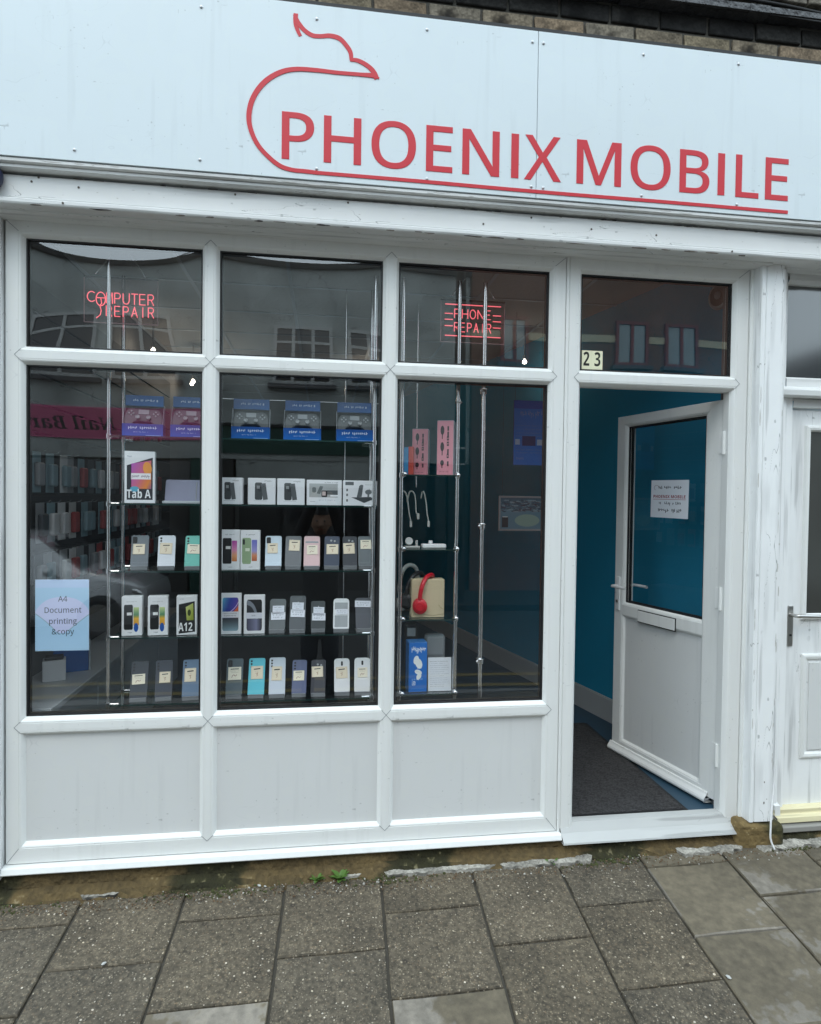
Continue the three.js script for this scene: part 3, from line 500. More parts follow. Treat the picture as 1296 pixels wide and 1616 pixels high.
// ---------------------------------------------------------------- the open door leaf; local x runs from hinge to free edge, z out of its street face
{
  const t = thing('shop_door', 'white half glazed plastic shop door standing open into the shop', 'door', [HING[0], 0, HING[1]]);
  t.rotation.y = Math.atan2(-0.972, 0.235);
  const W = 0.765, Y0 = 0.088, Y1 = 2.04, gx = [0.12, 0.682], gy_ = [0.955, 1.975], py = [0.148, 0.862], zf = 0.0;
  const S = (w) => [[0, -0.06], [0, -0.002], [0.002, 0], [w - 0.018, 0], [w - 0.0165, -0.002], [w - 0.01, -0.004], [w - 0.003, -0.015], [w, -0.017], [w, -0.06]];
  const lin = (w, o) => (s) => -s * o / w;
  const l = gx[0], r = W - gx[1], tp = Y1 - gy_[1], bt = py[0] - Y0, mid = (gy_[0] - py[1]) / 2, my = (gy_[0] + py[1]) / 2;
  part('stile', bar('v', 0, Y0, Y1, S(l), 1, lin(l, bt), lin(l, tp)), M.upvc, t);
  part('stile', bar('v', W, Y0, Y1, S(r), -1, lin(r, bt), lin(r, tp)), M.upvc, t);
  part('rail', bar('h', Y1, 0, W, S(tp), -1, lin(tp, l), lin(tp, r)), M.upvc, t);
  part('rail', bar('h', Y0, 0, W, S(bt), 1, lin(bt, l), lin(bt, r)), M.upvc, t);
  const hm = S(mid).slice(3); part('rail', bar('h', my, gx[0], gx[1], [...hm.slice().reverse().map(([s, z]) => [-s, z]), ...hm], 1, (s) => Math.min(0.017, mid - Math.abs(s)), (s) => Math.min(0.017, mid - Math.abs(s)), 0.0005), M.upvc, t);
  part('inside_face', [box(0.003, l, Y0 + 0.003, Y1 - 0.003, -0.0625, -0.06), box(gx[1], W - 0.003, Y0 + 0.003, Y1 - 0.003, -0.0625, -0.06), box(l, gx[1], Y0 + 0.003, py[0], -0.0625, -0.06), box(l, gx[1], gy_[1], Y1 - 0.003, -0.0625, -0.06), box(l, gx[1], py[1], gy_[0], -0.0625, -0.06)], M.upvc, t);
  part('edge_face', [box(-0.002, 0.0, Y0 + 0.003, Y1 - 0.003, -0.06, -0.004), box(W, W + 0.002, Y0 + 0.003, Y1 - 0.003, -0.06, -0.004), box(0.003, W - 0.003, Y0 - 0.002, Y0, -0.06, -0.004)], M.upvc, t);
  part('panel', box(gx[0] - 0.003, gx[1] + 0.003, py[0] - 0.003, py[1] + 0.003, -0.045, -0.0165), M.panel, t);
  const p = part('pane', paneGeo(gx[0] - 0.004, gx[1] + 0.004, gy_[0] - 0.004, gy_[1] + 0.004, -0.026, 0.0003), new THREE.MeshPhysicalMaterial({ color: 0xffffff, roughness: 0, transmission: 1, thickness: 0, ior: 1.85, side: THREE.DoubleSide }), t);
  part('gasket', [...gasketRing(gx[0] - 0.003, gx[1] + 0.003, gy_[0] - 0.003, gy_[1] + 0.003, 0.0075, -0.025, -0.0155), ...gasketRing(gx[0] - 0.002, gx[1] + 0.002, gy_[0] - 0.002, gy_[1] + 0.002, 0.01, -0.046, -0.032)], M.gasket, p);
  // weather bar along the foot
  part('weather_bar', bar('h', Y0, 0.045, 0.775, [[-0.03, -0.03], [-0.026, 0.016], [-0.022, 0.023], [-0.013, 0.026], [-0.002, 0.022], [0.012, 0.01], [0.022, 0.006], [0.024, 0]]), M.upvc, t);
  part('bar_end', [flat([[0.02, -0.002], [-0.026, -0.002], [-0.03, -0.02]], 0, 0.002).rotateY(Math.PI / 2).translate(0.043, Y0 - 0.002, 0)], M.seam, t);
  // handle: plate, outer lever, inner lever, lock
  const h = part('handle', [rbox(0.714, 0.744, 0.9, 1.1, 0.0, 0.009, 0.006)], M.white, t);
  part('lever', [tube([[0.729, 1.045, 0.008], [0.729, 1.045, 0.042], [0.724, 1.045, 0.052], [0.705, 1.046, 0.056], [0.63, 1.046, 0.055], [0.612, 1.045, 0.052]], 0.0085, 30, 10), tube([[0.729, 1.045, -0.062], [0.729, 1.045, -0.098], [0.72, 1.045, -0.108], [0.7, 1.046, -0.11], [0.62, 1.046, -0.11]], 0.0085, 30, 10)], M.white, h);
  part('lock', [cyl(0, 0, 0, 0.0085, 0.006, 18).rotateX(Math.PI / 2).translate(0.729, 0.955, 0.012)], M.steel, h);
  part('keyhole', [box(0.728, 0.73, 0.951, 0.959, 0.0145, 0.0158)], M.gasket, h);
  // letter plate with a dark rim and a white flap
  const lp = part('letter_plate', [rbox(0.276, 0.562, 0.86, 0.932, 0.0005, 0.0045, 0.002)], M.gasket, t);
  part('flap', [rbox(0.281, 0.557, 0.866, 0.927, 0.0045, 0.0085, 0.003)], M.upvc, lp);
  // hinges on the frame side
  for (const y of [0.32, 1.08, 1.83]) part('hinge', [cyl(-0.012, y, 0.012, 0.009, 0.11, 14), box(-0.004, 0.028, y - 0.05, y + 0.05, 0.0005, 0.004)], M.upvc, t);
  t.traverse((o) => { if (o.isMesh) o.geometry = mirrorX(o.geometry); });
}

// ---------------------------------------------------------------- printed matter: one sheet of prints, cut up by uv
const CELL = 400, cellAt = {};
const scrib = (x, px, py, w, h, col = '#333', gap = 0.55) => { x.fillStyle = col; let a = px; while (a < px + w) { const l = rr(0.3, 1) * h * 0.55; if (rnd() < 0.84) { x.fillRect(a, py + rr(0, h * 0.35), Math.max(1.5, h * 0.16), h * rr(0.5, 0.95)); x.fillRect(a, py + rr(0.2, 0.7) * h, l, Math.max(1.5, h * 0.16)); } a += l + h * gap * 0.4; } };
const prints = {
  controllerTop(x) { const g = x.createLinearGradient(0, 0, 400, 400); g.addColorStop(0, '#27518f'); g.addColorStop(1, '#2d6bb4'); x.fillStyle = g; x.fillRect(0, 0, 400, 400); x.save(); x.scale(1, 2.6); scrib(x, 62, 52, 250, 38, '#cfe0f2', 0.3); x.restore(); x.fillStyle = '#cfe0f2'; x.fillRect(328, 150, 14, 80); },
  controllerFront(x) { const g = x.createLinearGradient(0, 0, 0, 400); g.addColorStop(0, '#1f4f9b'); g.addColorStop(1, '#0f62bb'); x.fillStyle = g; x.fillRect(0, 0, 400, 400); x.save(); x.scale(1, 2.4); scrib(x, 60, 30, 270, 42, '#e2edf8', 0.3); scrib(x, 110, 104, 150, 16, '#c6d8ee', 0.3); x.restore(); x.fillStyle = '#8fb4e4'; x.fillRect(230, 370, 150, 16); },
  tablet(x) {
    x.fillStyle = '#eceef0'; x.fillRect(0, 0, 400, 400); x.fillStyle = '#2a2c33'; x.beginPath(); x.moveTo(28, 108); x.lineTo(372, 44); x.lineTo(372, 376); x.lineTo(28, 376); x.fill();
    const g = x.createLinearGradient(90, 90, 360, 320); g.addColorStop(0, '#b45fc0'); g.addColorStop(0.45, '#d06a8a'); g.addColorStop(0.75, '#e98c3c'); g.addColorStop(1, '#7a4ab0'); x.fillStyle = g; x.beginPath(); x.moveTo(88, 94); x.lineTo(352, 66); x.lineTo(352, 290); x.lineTo(88, 290); x.fill();
    x.fillStyle = '#f0a04a'; x.beginPath(); x.ellipse(300, 130, 60, 50, 0.4, 0, 7); x.fill(); x.fillStyle = '#5ba9c4'; x.beginPath(); x.ellipse(130, 292, 60, 22, 0, 0, 7); x.fill();
    x.fillStyle = '#f2f0f2'; x.fillRect(84, 168, 262, 48); x.save(); x.scale(1, 1); scrib(x, 92, 180, 240, 24, '#77616f', 0.4); x.restore();
    x.fillStyle = '#f2f4f5'; x.font = '600 112px sans-serif'; x.save(); x.translate(26, 362); x.scale(1.08, 0.82); x.fillText('Tab A', 0, 0); x.restore(); scrib(x, 30, 30, 60, 14, '#6b7688');
  },
  phoneBlack(x) { x.fillStyle = '#e6e8ea'; x.fillRect(0, 0, 400, 400); scrib(x, 100, 34, 190, 13, '#555'); x.fillStyle = '#171a1d'; rr2(x, 48, 78, 186, 262, 22); const g = x.createLinearGradient(0, 110, 0, 320); g.addColorStop(0, '#b0489c'); g.addColorStop(0.4, '#d98ab4'); g.addColorStop(0.7, '#e0a070'); g.addColorStop(1, '#c7733c'); x.fillStyle = g; rr2(x, 240, 104, 108, 212, 10); x.fillStyle = '#e8e6e2'; x.fillRect(112, 160, 100, 30); scrib(x, 150, 368, 100, 10, '#777'); },
  phoneGreen(x) { x.fillStyle = '#e6e8ea'; x.fillRect(0, 0, 400, 400); scrib(x, 110, 34, 190, 13, '#555'); x.fillStyle = '#93ab86'; rr2(x, 30, 74, 190, 268, 30); x.fillStyle = '#2b2f33'; rr2(x, 44, 88, 44, 56, 12); const g = x.createLinearGradient(0, 100, 0, 320); g.addColorStop(0, '#6f73c4'); g.addColorStop(0.5, '#9e9ad0'); g.addColorStop(0.7, '#d58a62'); g.addColorStop(1, '#ae5a3a'); x.fillStyle = g; rr2(x, 232, 94, 112, 218, 10); x.fillStyle = '#e6ecd9'; x.fillRect(96, 180, 90, 30); x.fillStyle = '#93ab86'; for (let i = 0; i < 6; i++) x.fillRect(100 + i * 14, 184, 3, 22); scrib(x, 150, 368, 100, 10, '#777'); },
  phoneYellow(x) { x.fillStyle = '#e6e8e9'; x.fillRect(0, 0, 400, 400); scrib(x, 90, 42, 210, 12, '#999'); x.fillStyle = '#1b1e20'; rr2(x, 40, 80, 180, 260, 24); x.fillStyle = '#e4e6e4'; x.fillRect(100, 160, 100, 30); const g = x.createLinearGradient(0, 110, 0, 300); g.addColorStop(0, '#c9d58c'); g.addColorStop(0.4, '#5b8f6a'); g.addColorStop(0.6, '#e8b23c'); g.addColorStop(1, '#d1902a'); x.fillStyle = g; rr2(x, 232, 108, 110, 190, 10); x.fillStyle = '#1c55a6'; x.beginPath(); x.arc(284, 318, 46, 0, 7); x.fill(); scrib(x, 110, 362, 100, 14, '#345'); },
  phoneA12(x) { x.fillStyle = '#e6e8e9'; x.fillRect(0, 0, 400, 400); scrib(x, 40, 20, 110, 10, '#667'); x.fillStyle = '#15181a'; x.beginPath(); x.moveTo(40, 80); x.lineTo(360, 50); x.lineTo(372, 372); x.lineTo(40, 388); x.fill(); const g = x.createLinearGradient(160, 80, 340, 260); g.addColorStop(0, '#dfe6a0'); g.addColorStop(1, '#7c8a1c'); x.fillStyle = g; x.beginPath(); x.moveTo(180, 110); x.lineTo(330, 70); x.lineTo(340, 250); x.lineTo(200, 250); x.fill(); x.fillStyle = '#3d4a22'; x.beginPath(); x.arc(250, 170, 34, 0, 7); x.fill(); x.fillStyle = '#eef0f0'; x.font = 'bold 130px sans-serif'; x.save(); x.translate(30, 362); x.scale(1.28, 0.95); x.fillText('A12', 0, 0); x.restore(); },
  phoneBlueOrange(x) { x.fillStyle = '#e4e5e7'; x.fillRect(0, 0, 400, 400); x.save(); rr2(x, 46, 36, 306, 334, 34, true); const g = x.createLinearGradient(50, 40, 340, 230); g.addColorStop(0, '#5db3c9'); g.addColorStop(0.4, '#2b3f96'); g.addColorStop(0.7, '#4b3d9a'); g.addColorStop(1, '#b45a5a'); x.fillStyle = g; x.fillRect(40, 30, 320, 360); x.fillStyle = '#d0603a'; x.beginPath(); x.moveTo(360, 110); x.quadraticCurveTo(300, 160, 190, 200); x.lineTo(360, 200); x.fill(); x.strokeStyle = '#d6c3e8'; x.lineWidth = 8; x.beginPath(); x.moveTo(360, 70); x.quadraticCurveTo(290, 160, 120, 200); x.stroke(); const k = x.createLinearGradient(0, 230, 0, 380); k.addColorStop(0, '#24262b'); k.addColorStop(1, '#8fb0bb'); x.fillStyle = k; x.fillRect(40, 240, 320, 140); x.restore(); x.fillStyle = '#d9dade'; x.fillRect(36, 176, 330, 62); scrib(x, 62, 186, 260, 14, '#5a4b55'); scrib(x, 80, 210, 220, 14, '#5a4b55'); },
  phoneArc(x) { x.fillStyle = '#e4e5e7'; x.fillRect(0, 0, 400, 400); x.save(); rr2(x, 50, 42, 300, 328, 34, true); x.fillStyle = '#15161a'; x.fillRect(40, 30, 320, 360); x.fillStyle = '#7b828c'; x.beginPath(); x.arc(60, 260, 210, -1.6, 0.2); x.lineTo(60, 260); x.fill(); x.fillStyle = '#2d3036'; x.beginPath(); x.arc(60, 270, 170, -1.6, 0.2); x.lineTo(60, 270); x.fill(); const k = x.createLinearGradient(80, 0, 350, 0); k.addColorStop(0, '#4a4b60'); k.addColorStop(0.6, '#7a7c98'); k.addColorStop(1, '#2a2b34'); x.fillStyle = k; x.fillRect(60, 245, 280, 130); x.restore(); x.fillStyle = '#d3d5de'; x.fillRect(34, 180, 320, 62); scrib(x, 150, 200, 70, 18, '#556'); },
  powerBank(x) { x.fillStyle = '#dfe1e4'; x.fillRect(0, 0, 400, 400); scrib(x, 240, 26, 110, 22, '#666'); x.fillStyle = '#3a3e40'; rr2(x, 100, 62, 112, 270, 26); x.fillStyle = '#2d3032'; rr2(x, 148, 80, 62, 120, 12); x.fillStyle = '#55595b'; x.save(); x.translate(240, 200); x.rotate(-0.14); x.fillRect(-36, -128, 72, 258); x.restore(); x.fillStyle = '#8b8f90'; x.fillRect(126, 110, 46, 46); x.fillStyle = '#b0b4b6'; x.fillRect(90, 344, 190, 6); },
  gadgetLong(x) { x.fillStyle = '#e2e4e7'; x.fillRect(0, 0, 400, 400); scrib(x, 205, 24, 160, 18, '#444'); x.fillStyle = '#a9adad'; x.fillRect(26, 52, 330, 224); x.fillStyle = '#6d7474'; rr2(x, 60, 110, 44, 90, 20); x.save(); x.translate(150, 150); x.rotate(0.3); x.fillStyle = '#6a7070'; x.fillRect(-18, -60, 40, 130); x.restore(); x.fillStyle = '#555b5e'; x.fillRect(230, 160, 126, 70); x.fillStyle = '#1c1c1e'; rr2(x, 168, 164, 66, 106, 12); x.fillStyle = '#c7b6b2'; x.fillRect(176, 180, 40, 66); x.fillStyle = '#eef0f2'; x.fillRect(270, 236, 90, 24); scrib(x, 140, 306, 190, 26, '#aab'); x.fillStyle = '#b5b8bc'; x.fillRect(36, 340, 60, 10); },
  charger(x) { x.fillStyle = '#e4e6e9'; x.fillRect(0, 0, 400, 400); x.fillStyle = '#4a4e52'; x.fillRect(24, 14, 100, 56); scrib(x, 250, 52, 120, 16, '#777'); x.strokeStyle = '#888'; x.lineWidth = 5; x.beginPath(); x.arc(340, 120, 34, 0.2, 3); x.stroke(); x.fillStyle = '#565b5e'; x.beginPath(); x.moveTo(160, 270); x.lineTo(190, 80); x.quadraticCurveTo(214, 44, 238, 70); x.lineTo(220, 260); x.fill(); x.fillStyle = '#3d4245'; x.beginPath(); x.moveTo(96, 270); x.lineTo(330, 260); x.lineTo(356, 300); x.lineTo(250, 360); x.fill(); x.fillStyle = '#6a6f72'; x.beginPath(); x.arc(300, 180, 40, 0, 7); x.fill(); x.fillRect(288, 210, 22, 60); x.fillStyle = '#666'; x.fillRect(36, 130, 20, 40); x.fillRect(36, 210, 20, 40); x.fillRect(36, 300, 20, 40); },
  pinkCable(x) { x.fillStyle = '#d68d9a'; x.fillRect(0, 0, 400, 400); x.fillStyle = '#23181c'; for (const [y, k] of [[34, 1], [156, 1], [290, 0.6]]) { x.beginPath(); x.ellipse(126, y + 36 * k, 46, 34 * k, 0, 0, 7); x.fill(); x.fillRect(114, y + 50 * k, 22, 50 * k); } for (const y of [40, 80, 120, 160, 210, 250, 300]) { if (rnd() < 0.6) { x.strokeStyle = '#2b1d22'; x.lineWidth = 12; x.strokeRect(246, y, 40, 20); } else x.fillRect(250, y, 40, 34); } scrib(x, 60, 370, 220, 12, '#7a4250'); },
  lampBox(x) { x.fillStyle = '#1c6fc4'; x.fillRect(0, 0, 400, 400); x.fillStyle = '#f2f6fa'; x.font = 'italic bold 84px sans-serif'; x.save(); x.translate(50, 76); x.scale(0.9, 0.75); scrib(x, 10, -64, 320, 70, '#f2f6fa', 0.2); x.restore(); x.fillStyle = '#eef3f2'; x.beginPath(); x.ellipse(160, 140, 60, 34, -0.2, 0, 7); x.fill(); x.beginPath(); x.ellipse(220, 170, 80, 40, 0.2, 0, 7); x.fill(); x.fillRect(190, 150, 90, 60); x.beginPath(); x.ellipse(210, 240, 80, 20, 0.1, 0, 7); x.fill(); x.beginPath(); x.ellipse(225, 275, 56, 26, -0.2, 0, 7); x.fill(); scrib(x, 70, 288, 230, 22, '#bcd4ec'); x.font = 'bold 46px sans-serif'; x.fillStyle = '#f2f6fa'; x.fillText('LED', 70, 346); x.fillStyle = '#3f86d0'; x.fillRect(40, 372, 300, 5); },
  leaflet(x) { x.fillStyle = '#dfe3e8'; x.fillRect(0, 0, 400, 400); for (let i = 0; i < 13; i++) scrib(x, 34, 40 + i * 25, rr(220, 330), 9, i === 0 ? '#444' : '#8a9098'); },
  a4(x) { x.fillStyle = '#a9cbe4'; x.fillRect(0, 0, 400, 400); x.fillStyle = '#b6cbe8'; x.fillRect(0, 0, 400, 46); x.fillStyle = '#c9cdea'; x.beginPath(); x.moveTo(0, 180); x.quadraticCurveTo(60, 96, 200, 98); x.quadraticCurveTo(340, 96, 400, 176); x.lineTo(400, 196); x.quadraticCurveTo(300, 250, 244, 286); x.quadraticCurveTo(200, 316, 150, 288); x.quadraticCurveTo(80, 230, 0, 190); x.fill(); x.strokeStyle = '#93aebb'; x.lineWidth = 5; x.beginPath(); x.moveTo(0, 190); x.quadraticCurveTo(80, 230, 150, 288); x.moveTo(400, 198); x.quadraticCurveTo(310, 246, 250, 286); x.stroke(); x.fillStyle = '#2c3440'; x.textAlign = 'center'; x.font = '60px sans-serif'; x.save(); x.scale(1, 0.72); ['A4', 'Document', 'printing', '&copy'].forEach((s, i) => { const y = [172, 260, 346, 428][i]; x.fillText(s, 204, y, 336); }); x.restore(); },
  poster(x) { x.fillStyle = '#0674d0'; x.fillRect(0, 0, 400, 400); x.fillStyle = '#0850b0'; x.fillRect(0, 0, 400, 50); scrib(x, 60, 60, 300, 40, '#6c8fc4', 0.3); for (const y of [150, 172, 196, 214, 300, 318]) scrib(x, 30, y, 340, 10, '#5f85bd'); x.fillStyle = '#a9bfd8'; x.fillRect(20, 240, 60, 34); x.fillRect(300, 240, 80, 36); x.fillStyle = '#0c2f70'; x.fillRect(110, 220, 170, 60); scrib(x, 40, 350, 90, 20, '#6c8fc4'); },
  framedPrint(x) { x.fillStyle = '#5f8596'; x.fillRect(0, 0, 400, 400); x.fillStyle = '#3f6479'; x.fillRect(0, 0, 400, 150); seed = 77; for (let i = 0; i < 240; i++) { x.globalAlpha = 0.5; x.fillStyle = ['#2b4452', '#8aa6b0', '#4a2f38', '#1d2f3c', '#9fb7bd'][Math.floor(rnd() * 5)]; x.fillRect(rr(0, 380), rr(20, 170), rr(6, 50), rr(4, 16)); } x.globalAlpha = 1; x.fillStyle = '#8aa59a'; x.beginPath(); x.ellipse(260, 290, 120, 80, 0, 0, 7); x.fill(); x.fillStyle = '#24323c'; x.fillRect(16, 250, 60, 130); x.fillStyle = '#d8dde0'; x.fillRect(22, 240, 48, 10); },
  doorNotice(x) { x.fillStyle = '#dfe4ec'; x.fillRect(0, 0, 400, 400); seed = 21; x.strokeStyle = '#9b8a9a'; x.lineWidth = 4; x.beginPath(); x.arc(60, 80, 26, 2, 6); x.stroke(); scrib(x, 84, 58, 150, 38, '#222c3a', 0.3); scrib(x, 250, 56, 66, 38, '#222c3a', 0.2); x.fillStyle = '#8e2a3a'; x.font = 'bold 44px sans-serif'; x.fillText('PHOENIX MOBILE', 24, 190, 350); x.fillRect(24, 202, 350, 4); scrib(x, 92, 226, 30, 34, '#222c3a'); scrib(x, 140, 226, 190, 36, '#222c3a', 0.3); scrib(x, 84, 300, 110, 40, '#222c3a', 0.3); scrib(x, 216, 298, 116, 42, '#222c3a', 0.25); },
  tagCream(x) { x.fillStyle = '#e3d6bd'; x.fillRect(0, 0, 400, 400); x.fillStyle = '#2a2624'; x.save(); x.translate(200, 90); x.rotate(-0.06); x.fillRect(-110, -16, 220, 34); x.restore(); scrib(x, 130, 150, 130, 26, '#a3907a'); x.strokeStyle = '#9c6a4a'; x.lineWidth = 12; x.beginPath(); x.moveTo(150, 226); x.lineTo(230, 212); x.lineTo(190, 262); x.quadraticCurveTo(260, 270, 180, 318); x.stroke(); x.strokeStyle = '#c2a888'; x.lineWidth = 6; x.strokeRect(20, 20, 360, 360); },
  tagWhite(x) { x.fillStyle = '#d5d9e2'; x.fillRect(0, 0, 400, 400); x.fillStyle = '#3b3f48'; scrib(x, 50, 60, 250, 40, '#4b505c', 0.2); x.fillStyle = '#aeb4c2'; x.fillRect(0, 176, 400, 10); scrib(x, 70, 210, 230, 26, '#6c7280'); scrib(x, 140, 280, 90, 44, '#a0808a'); },
  tagBand(x) { x.fillStyle = '#d9dce4'; x.fillRect(0, 0, 400, 400); scrib(x, 50, 90, 300, 80, '#666c78'); scrib(x, 70, 230, 250, 80, '#868c98'); },
  number23(x) { x.fillStyle = '#e6e3c4'; x.fillRect(0, 0, 400, 400); x.fillStyle = '#15160f'; x.font = 'bold 330px sans-serif'; x.save(); x.translate(20, 346); x.scale(0.72, 1.25); x.fillText('2', 0, -16); x.fillText('3', 300, -16); x.restore(); x.fillStyle = '#c9c6a6'; x.fillRect(176, 0, 3, 400); },
  tagCreamB(x) { x.fillStyle = '#e8dfc9'; x.fillRect(0, 0, 400, 400); x.fillStyle = '#2a2624'; x.fillRect(70, 50, 250, 26); scrib(x, 60, 110, 260, 22, '#8d7d6a'); scrib(x, 90, 160, 210, 22, '#8d7d6a'); x.strokeStyle = '#8a3f34'; x.lineWidth = 14; x.beginPath(); x.moveTo(110, 330); x.quadraticCurveTo(150, 220, 190, 250); x.quadraticCurveTo(210, 320, 270, 236); x.stroke(); },
  nailBar(x) { x.fillStyle = '#c4557f'; x.fillRect(0, 0, 400, 400); x.fillStyle = '#1d1418'; x.font = 'italic bold 250px serif'; x.save(); x.translate(30, 300); x.scale(0.62, 1); x.fillText('Nail Bar', 0, 0, 560); x.restore(); },
};
function rr2(x, a, b, w, h, r, clip) { x.beginPath(); x.moveTo(a + r, b); x.arcTo(a + w, b, a + w, b + h, r); x.arcTo(a + w, b + h, a, b + h, r); x.arcTo(a, b + h, a, b, r); x.arcTo(a, b, a + w, b, r); x.closePath(); if (clip) x.clip(); else x.fill(); }
const sheetTex = canvasTex(2040, 2040, (x) => {
  Object.keys(prints).forEach((k, i) => { const cx = (i % 5) * 408 + 4, cy = Math.floor(i / 5) * 408 + 4; cellAt[k] = [cx, cy]; x.save(); x.translate(cx, cy); x.beginPath(); x.rect(-3, -3, 406, 406); x.clip(); seed = 1000 + i * 31; x.textAlign = 'left'; prints[k](x); x.restore(); });
});
M.print = mat({ map: sheetTex, roughness: 0.5 });
M.gloss = mat({ map: sheetTex, roughness: 0.22 });
function printGeo(k, w, h, flipU = false) { // a printed face, w by h, base at y 0, centred on x, facing z
  const g = new THREE.PlaneGeometry(w, h).translate(0, h / 2, 0), [cx, cy] = cellAt[k], uv = g.attributes.uv;
  for (let i = 0; i < uv.count; i++) { let u = uv.getX(i); if (flipU) u = 1 - u; uv.setXY(i, (cx + u * CELL) / 2040, 1 - (cy + (1 - uv.getY(i)) * CELL) / 2040); }
  return g;
}

// ---------------------------------------------------------------- display: chrome posts with glass shelves behind the window
const SH = [1.8, 1.508, 1.215, 0.927, 0.634], ZF = -0.135, ZB = -0.335;
{
  const t = thing('display_stand', 'tall chrome and glass display stand with five shelves behind the left and middle panes', 'display stand');
  const poles = [[-1.108, ZF], [-1.108, ZB], [0.04, ZF], [0.04, ZB]];
  for (const [x, z] of poles) part('pole', cyl(x, 1.3, z, 0.0085, 2.5, 20), M.chrome, t);
  for (const x of [-0.086]) part('wire', cyl(x, 1.6, ZB, 0.003, 1.9, 8), M.chrome, t);
  for (const y of SH) {
    const s = part('shelf', rbox(-1.095, 0.03, y - 0.007, y - 0.001, ZB, ZF + 0.02, 0.001, 1), M.shelf, t);
    part('shelf_edge', box(-1.095, 0.03, y - 0.0072, y - 0.0008, ZF + 0.0202, ZF + 0.0215), M.shelfEdge, s);
    for (const [x, z] of poles) part('clamp', [cyl(x, y - 0.004, z, 0.0125, 0.02, 16), new THREE.CylinderGeometry(0.006, 0.007, 0.05, 12).rotateZ(Math.PI / 2).translate(x + (x < -1 ? 0.02 : -0.02), y - 0.003, z)], M.chrome, t);
  }
  const u = thing('display_stand', 'narrow chrome and glass display stand holding headphones and pink boxes in the right pane', 'display stand');
  const S2 = [1.655, 1.312, 0.988, 0.642], pl = [[0.166, ZF], [0.428, ZF], [0.166, ZB], [0.428, ZB]];
  for (const [x, z] of pl.slice(0, 2)) part('pole', cyl(x, 1.3, z, 0.0095, 2.5, 20), M.chrome, u);
  part('wire', cyl(0.265, 2.05, ZB, 0.003, 0.9, 8), M.chrome, u);
  for (const y of S2) {
    const s = part('shelf', rbox(0.176, 0.42, y - 0.007, y - 0.001, ZB, ZF + 0.02, 0.001, 1), M.shelf, u); part('shelf_edge', box(0.176, 0.42, y - 0.0072, y - 0.0008, ZF + 0.0202, ZF + 0.0215), M.shelfEdge, s);
    for (const [x, z] of pl.slice(0, 2)) part('clamp', [new THREE.CylinderGeometry(0.0135, 0.0135, 0.022, 16).translate(x, y - 0.004, z), new THREE.SphereGeometry(0.0125, 12, 8).translate(x + (x > 0.3 ? 0.002 : 0.014), y, z + 0.01)], M.chrome, u);
  }
  part('clamp', [cyl(0.428, 1.995, ZF, 0.0135, 0.022, 16), new THREE.TorusGeometry(0.014, 0.004, 8, 16).rotateX(1.4).translate(0.43, 1.99, ZF + 0.004)], M.chrome, u);
  const v = thing('chrome_pole', 'free chrome pole with three ring clamps right of the headphone stand', 'pole', [0.549, 0, ZF]);
  part('shaft', cyl(0, 1.3, 0, 0.0105, 2.5, 20), M.chrome, v);
  for (const y of [2.047, 1.419, 0.785]) part('clamp', [cyl(0, y, 0, 0.0165, 0.026, 18), new THREE.TorusGeometry(0.017, 0.004, 8, 18).rotateX(Math.PI / 2).translate(0, y + 0.01, 0), new THREE.SphereGeometry(0.007, 10, 8).translate(-0.016, y, 0.012)], M.chrome, v);
  const p = thing('display_plinth', 'dark low plinth under the window displays', 'plinth'); part('top', rbox(-1.28, 0.7, 0.05, 0.14, -0.5, -0.09, 0.004), M.dark, p);
}
// ---------------------------------------------------------------- boxed goods
M.card = mat({ color: C(0.76, 0.77, 0.78), roughness: 0.55 }); M.cardGrey = mat({ color: C(0.42, 0.45, 0.48), roughness: 0.6 });
function carton(name, label, cat, x, y, z, w, h, d, print, turn = 0, group, body = M.card) {
  const t = thing(name, label, cat, [x, y, z], turn, group);
  part('carton', [rbox(-w / 2, w / 2, 0, h, -d, 0, 0.0025)], body, t);
  part('printed_face', printGeo(print, w - 0.003, h - 0.003).translate(0, 0.0015, 0.0006), M.print, t);
  part('lid_flap', [box(-w / 2 + 0.002, w / 2 - 0.002, h, h + 0.0008, -d + 0.003, -0.004)], body, t);
  return t;
}
const ZG = -0.145;
carton('tablet_box', 'white tablet box with a pink and orange screen picture and the words Tab A', 'tablet box', -0.982, SH[1], ZG, 0.125, 0.226, 0.045, 'tablet', 0.14);
{ const t = thing('grey_tablet', 'grey violet folded tablet cover lying beside the tablet box', 'tablet cover', [-0.795, SH[1], -0.2]); part('cover', [rrect(0.19, 0.108, 0.008, 0.01, 0.002).rotateX(-0.25)], mat({ color: C(0.22, 0.23, 0.32), roughness: 0.5 }), t); part('hinge_strip', [rbox(0.038, 0.042, 0.002, 0.1, 0.0, 0.004).rotateX(-0.25).translate(0, 0, 0.0085)], M.grey, t); part('tray', [rbox(-0.1, 0.1, 0.0, 0.012, -0.07, 0.03, 0.003)], M.cardGrey, t); }
const pb = 'white power bank box, ';
carton('power_bank_box', pb + 'leftmost of the three beside the left mullion', 'gadget box', -0.598, SH[1], ZG, 0.106, 0.118, 0.05, 'powerBank', 0, 'white power bank boxes');
carton('power_bank_box', pb + 'middle one of the three in the middle window', 'gadget box', -0.462, SH[1], ZG, 0.121, 0.118, 0.05, 'powerBank', 0, 'white power bank boxes');
carton('power_bank_box', pb + 'rightmost of the three, touching the box with a long grey gadget', 'gadget box', -0.333, SH[1], ZG, 0.122, 0.118, 0.05, 'powerBank', 0, 'white power bank boxes');
carton('gadget_box', 'white box printed with a long grey gadget, left of the charger box', 'gadget box', -0.184, SH[1], ZG, 0.158, 0.114, 0.05, 'gadgetLong');
